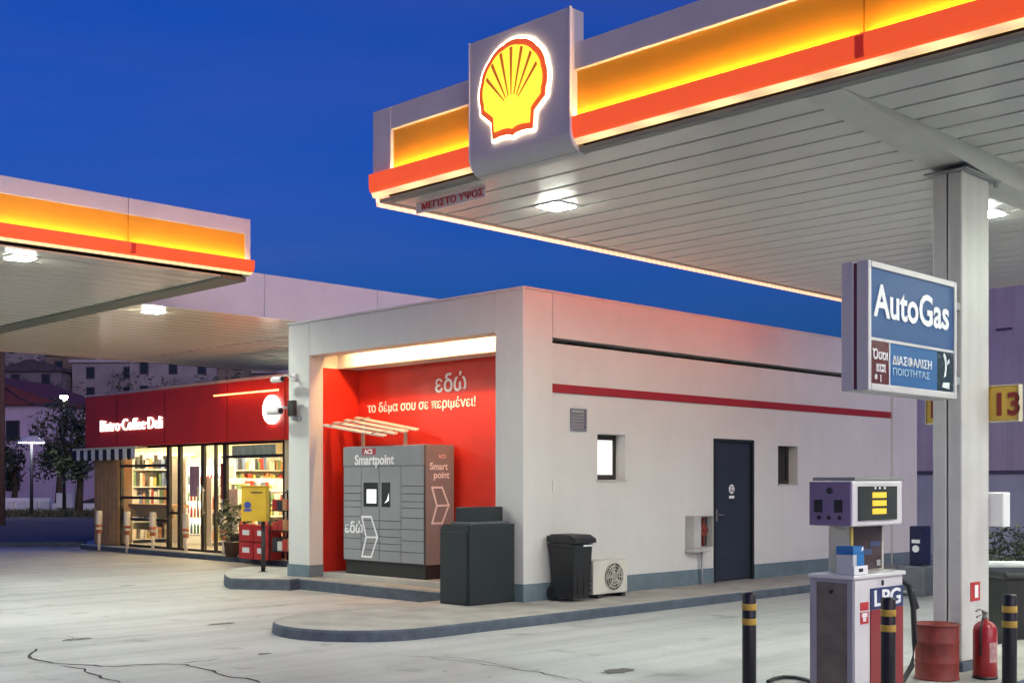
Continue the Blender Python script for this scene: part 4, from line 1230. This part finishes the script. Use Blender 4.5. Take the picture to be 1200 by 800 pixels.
def bay(y0, y1, z0, z1, rails=(), mullions=(), nm='window'):
    m = MB(); t = .05
    m.box(SXF, SXF + .07, y0, y0 + t, z0, z1); m.box(SXF, SXF + .07, y1 - t, y1, z0, z1)
    m.box(SXF, SXF + .07, y0 + t + .001, y1 - t - .001, z0, z0 + t); m.box(SXF, SXF + .07, y0 + t + .001, y1 - t - .001, z1 - t, z1)
    for z in rails: m.box(SXF + .002, SXF + .068, y0 + t + .001, y1 - t - .001, z, z + .06)
    for y in mullions: m.box(SXF + .004, SXF + .066, y, y + .06, z0 + t + .001, z1 - t - .001)
    w = m.build(nm, BRN, sh)
    MB().box(SXF + .03, SXF + .038, y0 + t, y1 - t, z0 + t, z1 - t).build('pane', GLASS, w)
    return w
MB().box(SXF - .02, SXF + .08, 26.62, 27.86, .12, 2.43, .01).build('timber_panel', WOOD, sh)
for k in range(6):
    MB().box(SXF - .04, SXF - .021, 26.64 + .2 * k, 26.825 + .2 * k, .14, 2.42, .004).build('timber_board', WOOD, sh)
bay(24.4, 26.6, .12, 2.43, rails=(.72, 1.22, 1.95))
bay(23.92, 24.38, .12, 2.43, rails=(.9,))
wd = bay(22.95, 23.9, .12, 2.43, nm='door')
wd2 = bay(22.08, 22.93, .12, 2.43, mullions=(22.42,), nm='door')
for w, y in ((wd, 23.05), (wd2, 22.84)):
    m = MB(); m.tube([(SXF - .05, y, .9), (SXF - .05, y, 1.5)], .015); m.box(SXF - .05, SXF, y - .01, y + .01, .95, .98); m.box(SXF - .05, SXF, y - .01, y + .01, 1.42, 1.45); m.build('handle', STEEL, w)
bay(19.9, 22.05, .5, 2.43, rails=(2.1,))
MB().box(SXF, SXF + .07, 19.9, 22.05, .12, .498).build('stall_riser', BLACK, sh)
# timber counter behind the first window
MB().box(13.75, 14.2, 24.5, 26.5, 1.02, 1.10).build('counter_top', WOOD, sh)
m = MB(); m.box(13.8, 13.85, 24.5, 26.5, .8, 1.019); m.build('counter_front', mat('counter_wood', (.5, .30, .12), .6, noise=.3), sh)
# goods shelves
GOODS = [mat('goods_%d' % i, c, .45, noise=.2, scale=12) for i, c in enumerate(((.5, .05, .04), (.6, .45, .12), (.75, .72, .65), (.15, .2, .36), (.16, .26, .12), (.55, .25, .12), (.05, .05, .06), (.7, .6, .5)))]
def shelf_unit(x0, x1, y0, y1, z1, label, face='y', levels=5, gz=.12):
    t = thing('goods_shelf', label, 'shelf', ((x0 + x1) / 2, (y0 + y1) / 2, gz), 'goods shelves of the shop')
    m = MB(); m.box(x0, x1, y1 - .03, y1, gz, z1); m.box(x0, x0 + .025, y0, y1 - .031, gz, z1); m.box(x1 - .025, x1, y0, y1 - .031, gz, z1)
    m.build('frame', mat('shelf_white', (.75, .73, .68), .5), t)
    hgt = (z1 - gz - .1) / levels
    zs = [gz + .08 + hgt * k for k in range(levels)]
    for z in zs: MB().box(x0 + .026, x1 - .026, y0 + .01, y1 - .032, z, z + .025).build('shelf_board', mat('shelf_white', (.75, .73, .68)), t)
    m = MB()
    for z in zs:
        x = x0 + .04
        while x < x1 - .2:
            w = rnd.uniform(.045, .11)
            m.mi = rnd.randrange(8)
            if rnd.random() > .08: m.box(x, x + w - .012, y0 + .03, y0 + .03 + rnd.uniform(.08, .25), z + .026, z + .026 + (hgt - .06) * rnd.uniform(.5, 1))
            x += w
    m.build('goods', GOODS, t, kind='stuff')
    return t
shelf_unit(14.3, 16.3, 27.35, 27.84, 2.35, 'tall shelf of groceries along the end wall behind the timber counter', 'y')
shelf_unit(16.6, 18.9, 27.35, 27.84, 2.35, 'tall shelf of groceries along the end wall deepest in the shop', 'y')
shelf_unit(14.7, 16.4, 23.3, 23.7, 1.45, 'low shelf of bright packets behind the right shop window', 'y', 4)
shelf_unit(15.0, 17.0, 24.9, 25.3, 1.7, 'middle shelf of packets in the shop behind the low one', 'y', 4)
co = thing('drinks_cooler', 'lit upright drinks cooler inside the shop doorway', 'cooler', (15.9, 26.6, .12))
m = MB(); m.box(15.2, 15.26, 26.4, 27.1, .12, 2.2); m.box(16.54, 16.6, 26.4, 27.1, .12, 2.2); m.box(15.261, 16.539, 27.02, 27.1, .12, 2.2); m.box(15.261, 16.539, 26.4, 27.019, 2.02, 2.2); m.box(15.261, 16.539, 26.4, 27.019, .12, .3)
m.build('casing', mat('cooler_white', (.8, .8, .8), .4), co)
MB().box(15.27, 16.53, 27.005, 27.015, .32, 2.01).build('back_light', glow('cooler_light', (1, .9, .66), 1.6), co)
m = MB()
for z in (.35, .75, 1.15, 1.55):
    m.mi = 2; m.box(15.27, 16.53, 26.45, 26.95, z - .02, z)
    for k in range(13):
        m.mi = rnd.choice((0, 1, 3, 4, 5)); m.lathe([(.035, 0), (.035, .18), (.014, .24), (.014, .28)], (15.35 + .092 * k, 26.55, z + .001), 8)
m.build('bottles', GOODS, co, kind='stuff')
# posters in the window and the white sign board
for (y0, y1, z0, z1, c, lab) in ((23.2, 23.6, 1.3, 1.95, (.75, .35, .45), 'pink and white poster taped inside the shop door glass'), (22.1, 22.35, 1.25, 2.0, (.65, .08, .07), 'narrow red poster inside the shop door beside the window'), (20.3, 21.9, 2.16, 2.36, (.8, .78, .7), 'long white banner across the top of the right shop window')):
    t = thing('poster', lab, 'poster', (SXF + .1, (y0 + y1) / 2, z0))
    MB().box(SXF + .08, SXF + .085, y0, y1, z0, z1).build('sheet', mat('poster_%d' % int(y0 * 10), c, .5, noise=.35, scale=6), t)
# striped awning flaps hanging above the timber panel
va = thing('valance', 'black awning strip with white flaps at the shop corner', 'awning', (13.3, 27.0, 2.2))
MB().box(13.30, 13.60, 25.3, 28.45, 2.37, 2.42, .006).build('awning_top', mat('awning_edge', (.7, .62, .45), .5), va)
for k in range(16):
    y = 25.32 + k * .195
    MB().prism([(0, 0), (.185, 0), (.185, -.20), (.14, -.25), (.045, -.25), (0, -.20)], (13.30, y, 2.368), Y_, Z_, X_, .012).build('flap', mat('flap_white', (.8, .78, .72), .6) if k % 2 == 0 else mat('flap_black', (.02, .02, .02), .6), va)
# goods outside
cr_ = [(13.14, 19.78, .12), (13.14, 20.30, .12), (13.14, 19.78, .46), (13.14, 20.30, .46)]
for i, (x, y, z) in enumerate(cr_):
    t = thing('drinks_crate', '%s red drinks crate of the stack nearest the %s' % ('lower' if z < .3 else 'upper', 'display stand' if y < 20 else 'potted plant'), 'crate', (x, y, z), 'red crates outside the shop')
    m = MB(); m.box(x - .15, x + .15, y - .24, y + .24, z + .001, z + .03); m.box(x - .15, x - .13, y - .24, y + .24, z + .031, z + .32); m.box(x + .13, x + .15, y - .24, y + .24, z + .031, z + .32); m.box(x - .129, x + .129, y - .24, y - .22, z + .031, z + .32); m.box(x - .129, x + .129, y + .22, y + .24, z + .031, z + .32)
    m.build('tub', mat('crate_red', (.5, .03, .03), .4, noise=.15), t)
    m = MB(); m.box(x - .156, x - .151, y - .12, y + .12, z + .12, z + .22); m.build('mark', WHITEPRINT, t)
ds = thing('display_stand', 'black wire stand of goods against the shop window end', 'stand', (13.1, 19.0, .12))
m = MB()
for y in (18.55, 19.42):
    m.tube([(12.95, y, .12), (12.95, y, 1.45)], .015, 6); m.tube([(13.35, y, .12), (13.35, y, 1.45)], .015, 6)
m.build('frame', BLACK, ds)
for z in (.3, .68, 1.06, 1.4): MB().box(12.94, 13.36, 18.54, 19.43, z, z + .02).build('tray', BLACK, ds)
m = MB()
for z in (.321, .701, 1.081):
    for k in range(5):
        m.mi = rnd.choice((0, 5, 6, 2)); m.box(12.98, 13.25, 18.58 + .165 * k, 18.72 + .165 * k, z, z + rnd.uniform(.16, .27))
m.build('goods', GOODS, ds, kind='stuff')
pl = thing('potted_plant', 'dark potted plant on the step beside the red crates', 'plant', (13.1, 21.0, .12))
MB().lathe([(.11, 0), (.15, .28), (.16, .3), (.14, .3)], (13.1, 21.0, .121), 16).build('pot', mat('pot_dark', (.06, .03, .02), .6), pl)
m = MB(); leaves(m, (13.1, 21.0, .85), (.3, .3, .45), 220, .07, rnd); m.build('foliage', [LEAF, LEAF2], pl, raw=True)
MB().tube([(13.1, 21.0, .41), (13.1, 21.0, .8)], .015, 6).build('stem', mat('bark', (.06, .045, .03)), pl)

# striped posts along the shop step
PB = mat('post_cream', (.66, .56, .44), .5, noise=.15)
PO = mat('post_orange', (.45, .12, .04), .5, noise=.2)
def shop_post(px, label):
    x, y = at(px, 24.97 + (262 - px) * (28.3 - 24.97) / (262 - 116))
    t = thing('safety_post', label, 'post', (x, y, 0), 'cream safety posts before the shop')
    MB().lathe([(.035, 0), (.035, .42)], (x, y, .002), 14).build('stem', PB, t)
    MB().lathe([(.07, 0), (.075, .01), (.075, .42), (.06, .44), (.001, .445)], (x, y, .50), 16).build('sleeve', PB, t)
    MB().lathe([(.055, 0), (.06, .02), (.055, .076)], (x, y, .423), 14).build('orange_ring', PO, t)
    MB().lathe([(.0765, 0), (.0765, .06)], (x, y, .56), 16).build('orange_ring', PO, t)
shop_post(116, 'cream post at the far timber clad end of the shop')
shop_post(149, 'cream post before the left part of the timber counter window')
shop_post(179, 'cream post before the dark window edge beside the timber counter window')
shop_post(218, 'cream post before the shop doors')
shop_post(262, 'cream post beside the potted plant, nearest the white building')

# yellow post box
px_, py_ = at(307, 19.45)
yb = thing('post_box', 'yellow letter box with blue emblem on a dark pole', 'post box', (px_, py_, .17))
fr = Matrix.Rotation(R(-45), 4, 'Z'); fr.translation = Vector((px_, py_, 0))
YM = mat('post_yellow', (.62, .40, .02), .4, noise=.15)
MB(fr).box(-.30, .10, -.14, .12, .98, 1.53, .012).build('box', YM, yb)
MB(fr).box(-.31, .11, -.15, .13, 1.531, 1.55, .006).build('lid', YM, yb)
MB(fr).box(-.15, .04, -.146, -.141, 1.43, 1.45).build('slot', BLACK, yb)
m = MB(fr); m.lathe([(.055, 0), (.055, -.004)], (-.2, -.141, 1.24), 18, 'y'); m.prism([(-.26, 1.14), (-.15, 1.14), (-.13, 1.18), (-.25, 1.18)], (0, -.141, 0), X_, Z_, -Y_, .005); m.build('emblem', mat('emblem_blue', (.04, .07, .30), .4), yb)
MB(fr).cyl((.02, 0, .165), .035, .815, 14).build('pole', mat('pole_dark', (.03, .026, .024), .5), yb)
MB(fr).cyl((.02, 0, .165), .08, .012, 14).build('foot_plate', DARKMETAL, yb)

# ------------------------------------------------------------------ far left: road side, houses, trees
def house(name, px, d, w, dep, h, z0, wallm, roofm, label, gable=True, lit=(), cols=3, rows=2, group='houses on the hillside'):
    x, y = at(px, d)
    t = thing(name, label, 'house', (x, y, z0), group)
    fr = Matrix.Rotation(R(-45 + random.uniform(-8, 8)), 4, 'Z'); fr.translation = Vector((x, y, z0))
    MB(fr).box(-w / 2, w / 2, 0, dep, -3, h).build('wall', wallm, t)
    if gable:
        MB(fr).prism([(-w / 2 - .4, h + .01), (w / 2 + .4, h + .01), (w / 2 + .3, h + .25), (0, h + w * .2), (-w / 2 - .3, h + .25)], (0, -.4, 0), X_, Z_, Y_, dep + .8).build('roof', roofm, t)
    else:
        MB(fr).box(-w / 2 - .3, w / 2 + .3, -.3, dep + .3, h + .005, h + .35, .04).build('roof', roofm, t)
    k = 0
    for r in range(rows):
        for c in range(cols):
            xc = -w / 2 + w * (c + .5) / cols; zc_ = h * (r + .5) / rows
            f = MB(fr).box(xc - .5, xc + .5, -.08, -.001, zc_ - .7, zc_ + .7).build('window', RFD, t)
            MB(fr).box(xc - .42, xc + .42, -.09, -.081, zc_ - .62, zc_ + .62).build('pane', glow('warm_window', (1, .62, .28), .35) if k in lit else mat('night_pane', (.02, .02, .03), .15, noise=0), f)
            k += 1
    return t
HW = [mat('house_lilac', (.40, .33, .46), .85, noise=.15, scale=.5), mat('house_white', (.55, .52, .56), .85, noise=.15, scale=.5), mat('house_grey', (.25, .22, .28), .85, noise=.15, scale=.5), mat('house_ochre', (.42, .34, .28), .85, noise=.15, scale=.5)]
RF = mat('roof_maroon', (.12, .03, .04), .8, noise=.3, scale=2)
RFD = mat('roof_dark', (.05, .045, .06), .8, noise=.3, scale=2)
RFW = mat('roof_pale', (.34, .31, .36), .8, noise=.2, scale=2)
house('house', -30, 84, 11.5, 10, 6.9, 0, mat('house_lilac', (.22, .195, .25), .85, noise=.15, scale=.5), RF, 'large lavender house with low maroon roof beyond the road', cols=2, rows=2, group=None)
HD = [mat('far_house_lilac', (.13, .115, .15), .85, noise=.3, scale=.4), mat('far_house_pale', (.22, .20, .23), .85, noise=.3, scale=.4), mat('far_house_dark', (.09, .08, .10), .85, noise=.3, scale=.4), mat('far_house_ochre', (.14, .115, .10), .85, noise=.3, scale=.4)]
DESC = ('lilac', 'pale', 'dark', 'ochre')
SIZES = ('small', 'wide', 'tall', 'low')
spec = [(36, 140, 8, 0), (56, 150, 9, 1), (84, 146, 7, 3), (106, 152, 9, 2), (128, 142, 8, 1), (152, 146, 9, 2), (176, 150, 10, 0), (203, 142, 9, 1), (229, 148, 9, 2), (252, 143, 8, 3), (276, 150, 10, 2), (303, 146, 9, 0), (330, 143, 8, 1),
        (14, 190, 10, 1), (44, 200, 10, 2), (70, 196, 9, 3), (98, 205, 11, 0), (126, 198, 10, 1), (155, 206, 11, 1), (188, 200, 10, 3), (222, 205, 11, 1), (258, 200, 10, 0), (290, 206, 11, 1), (322, 200, 10, 2),
        (28, 262, 12, 1), (62, 270, 12, 0), (96, 265, 12, 3), (132, 272, 12, 1), (170, 266, 12, 2), (210, 270, 12, 1), (250, 266, 12, 0)]
ROWW = ('low on the hill', 'halfway up the hill', 'high on the hill')
LAND = ((20, 'by the utility pole'), (50, 'over the lavender house'), (80, 'by the globe street lamp'), (112, 'by the shop end'), (140, 'over the lit shop lettering'), (165, 'past the lit shop lettering'), (190, 'over the timber counter window'), (215, 'over the shop entrance posts'), (240, 'over the shop doors'), (265, 'over the potted plant'), (285, 'over the warm light bar'), (310, 'over the yellow letter box'), (400, 'behind the white building corner'))
for i, (px, d, w, c) in enumerate(spec):
    rw = 0 if d < 170 else 1 if d < 230 else 2
    rf = (RFD, RFW, RF, RFD)[(i * 7 + c) % 4]
    rn = {RFD: 'dark', RFW: 'pale', RF: 'maroon'}[rf]
    land = next(t for lim, t in LAND if px <= lim)
    house('house', px, d, w * random.uniform(.8, 1.15), 8, random.uniform(3.6, 6.5), hill_z(px, d) - .3, HD[c], rf, '%s house with %s roof, %s, %s' % (DESC[c], rn, ROWW[rw], land), gable=(i % 3 != 1), lit=(i % 5,) if i % 3 == 1 else (), cols=2 + i % 2, rows=2)
rn_ = random.Random(77)
m = MB()
for _ in range(190):
    px, d = rn_.uniform(-60, 345), rn_.uniform(118, 285)
    x, y = at(px, d); r_ = rn_.uniform(1.0, 2.6)
    leaves(m, (x, y, hill_z(px, d) + r_ * .9), (r_, r_, r_ * 1.1), 90, .26, rn_)
m.build('hillside_trees', [LEAF, LEAF2], None, raw=True, kind='stuff', label='dark shrubs and trees scattered between the hillside houses', category='trees')

def tree(px, d, h, rad, label, n=900, seed=1):
    rn = random.Random(seed)
    x, y = at(px, d)
    t = thing('tree', label, 'tree', (x, y, 0), 'dark trees across the road')
    m = MB(); m.tube([(x, y, 0), (x + .1, y, h * .3), (x, y + .1, h * .6)], [.22, .16, .08], 8)
    for k in range(6):
        a = k * 1.05; m.tube([(x, y, h * (.3 + .04 * k)), (x + math.cos(a) * rad * .6, y + math.sin(a) * rad * .6, h * (.5 + .05 * k))], [.08, .03], 6)
    m.build('trunk', mat('bark', (.06, .045, .03)), t)
    m = MB()
    for k in range(11):
        a = rn.uniform(0, 6.28); rr = rad * rn.uniform(.1, .75)
        leaves(m, (x + rr * math.cos(a), y + rr * math.sin(a), h * rn.uniform(.35, .92)), (rad * .42, rad * .42, h * .13), n // 11, .16, rn)
    m.build('crown', [LEAF, LEAF2], t, raw=True)
tree(92, 60, 5.6, 1.5, 'dark bushy tree beside the left end of the red shop', 1400, 5)
tree(68, 72, 7.0, 1.5, 'taller thin dark tree behind the street lamp', 900, 8)
tree(16, 74, 4.5, 1.3, 'low dark tree before the lavender house', 800, 11)
tree(130, 90, 8.5, 2.2, 'dark tree rising behind the shop end', 900, 12)
tree(-25, 70, 5, 2, 'dark tree beside the utility pole', 700, 13)

def street_lamp(px, d, h, label, wide=False, e=30):
    x, y = at(px, d)
    t = thing('street_lamp', label, 'street lamp', (x, y, 0), 'street lamps beyond the road')
    m = MB(); m.tube([(x, y, 0), (x, y, h)], [.09, .06], 8); m.build('pole', DARKMETAL, t)
    if wide:
        MB().lathe([(.001, .32), (.3, .28), (.68, .02), (.70, 0), (.6, 0)], (x, y, h - .05), 20).build('shade', WHITEMETAL, t)
        MB().lathe([(.58, 0), (.58, .012)], (x, y, h - .07), 20).build('lens', glow('lamp_lens_wide', (.95, .97, 1), 9), t)
    else:
        MB().lathe([(.001, .2), (.12, .17), (.2, .02), (.2, 0)], (x, y, h), 14).build('hood', DARKMETAL, t)
        MB().lathe([(.001, -.24), (.12, -.2), (.19, -.08), (.18, 0)], (x, y, h - .002), 14).build('globe', glow('lamp_globe', (1, .95, .88), e), t)
street_lamp(75, 62, zat(466, 62) + .1, 'tall street lamp with a small bright globe before the dark trees', e=26)
street_lamp(37, 58, zat(517, 58), 'street lamp with a wide bright white shade across the road', True)
pl_ = thing('utility_pole', 'brown wooden utility pole carrying an overhead cable', 'utility pole', (*at(2, 45), 0))
x, y = at(2, 45)
MB().tube([(x, y, 0), (x, y, 8.5)], [.13, .10], 10).build('pole', mat('pole_wood', (.10, .06, .045), .85, noise=.3, scale=8), pl_)
MB().box(x - .5, x + .5, y - .05, y + .05, 7.9, 8.0).build('crossbar', mat('pole_wood', (.10, .06, .045)), pl_)
lx, ly = at(75, 62)
m = MB(); A, B = Vector((x, y, zat(452, 45))), Vector((lx, ly, zat(468, 62)))
m.tube([A.lerp(B, i / 10) - Vector((0, 0, .5 * math.sin(math.pi * i / 10))) for i in range(11)], .03, 5); m.build('cable', BLACK, pl_)
def bglow(px, d): return at(px, d)
bw = thing('barrier', 'long low white barrier beside the road verge', 'barrier', (*at(30, 68), 0))
m = MB(); wall_line(m, at(3, 64.5), at(60, 64.5), .35, 0, .78); m.build('block', mat('barrier_white', (.72, .72, .74), .7, noise=.1), bw)
for k in range(4):
    m = MB(); wall_line(m, at(6 + 14 * k, 64.2), at(16 + 14 * k, 64.2), .10, .15, .6); m.build('panel', mat('barrier_panel', (.62, .62, .66), .7), bw)
wk = thing('utility_cabinet', 'white utility cabinet on the verge beside the barrier', 'cabinet', (*at(77, 66), 0))
m = MB(); wall_line(m, at(68, 63), at(86, 63), .5, .30, 1.05); m.build('housing', mat('cab_white', (.66, .64, .70), .6), wk)
m = MB(); wall_line(m, at(68.5, 63), at(85.5, 63), .4, 0, .299); m.build('base', mat('cab_base', (.2, .2, .22), .8), wk)
m = MB(); wall_line(m, at(76.6, 62.7), at(77.2, 62.7), .06, .34, 1.0); m.build('door_joint', BLACK, wk)
ts = thing('road_sign', 'small white road sign on a thin post across the road', 'sign', (*at(88, 61), 0))
x, y = at(88, 61)
MB().tube([(x, y, 0), (x, y, 2.2)], .04, 8).build('post', GREYMETAL, ts)
m = MB(); wall_line(m, at(85.5, 60.9), at(90.5, 60.9), .03, 1.65, 2.15); m.build('plate', mat('cab_white', (.66, .64, .70)), ts)
# grass tufts on the verge
m = MB(); rn = random.Random(21)
for _ in range(1400):
    x, y = at(rn.uniform(-40, 125), rn.uniform(55.5, 63.5))
    h = rn.uniform(.1, .38); a = rn.uniform(0, 6.28); s = rn.uniform(.03, .08)
    m.mi = rn.randint(0, 1)
    m.face([m.v((x - s * math.cos(a), y - s * math.sin(a), .01)), m.v((x + s * math.cos(a), y + s * math.sin(a), .01)), m.v((x + rn.uniform(-.1, .1), y + rn.uniform(-.1, .1), h))])
m.build('grass', [mat('dry_grass', (.10, .09, .04), .9), LEAF], None, raw=True, kind='stuff', label='rough grass tufts on the verge across the road', category='grass')
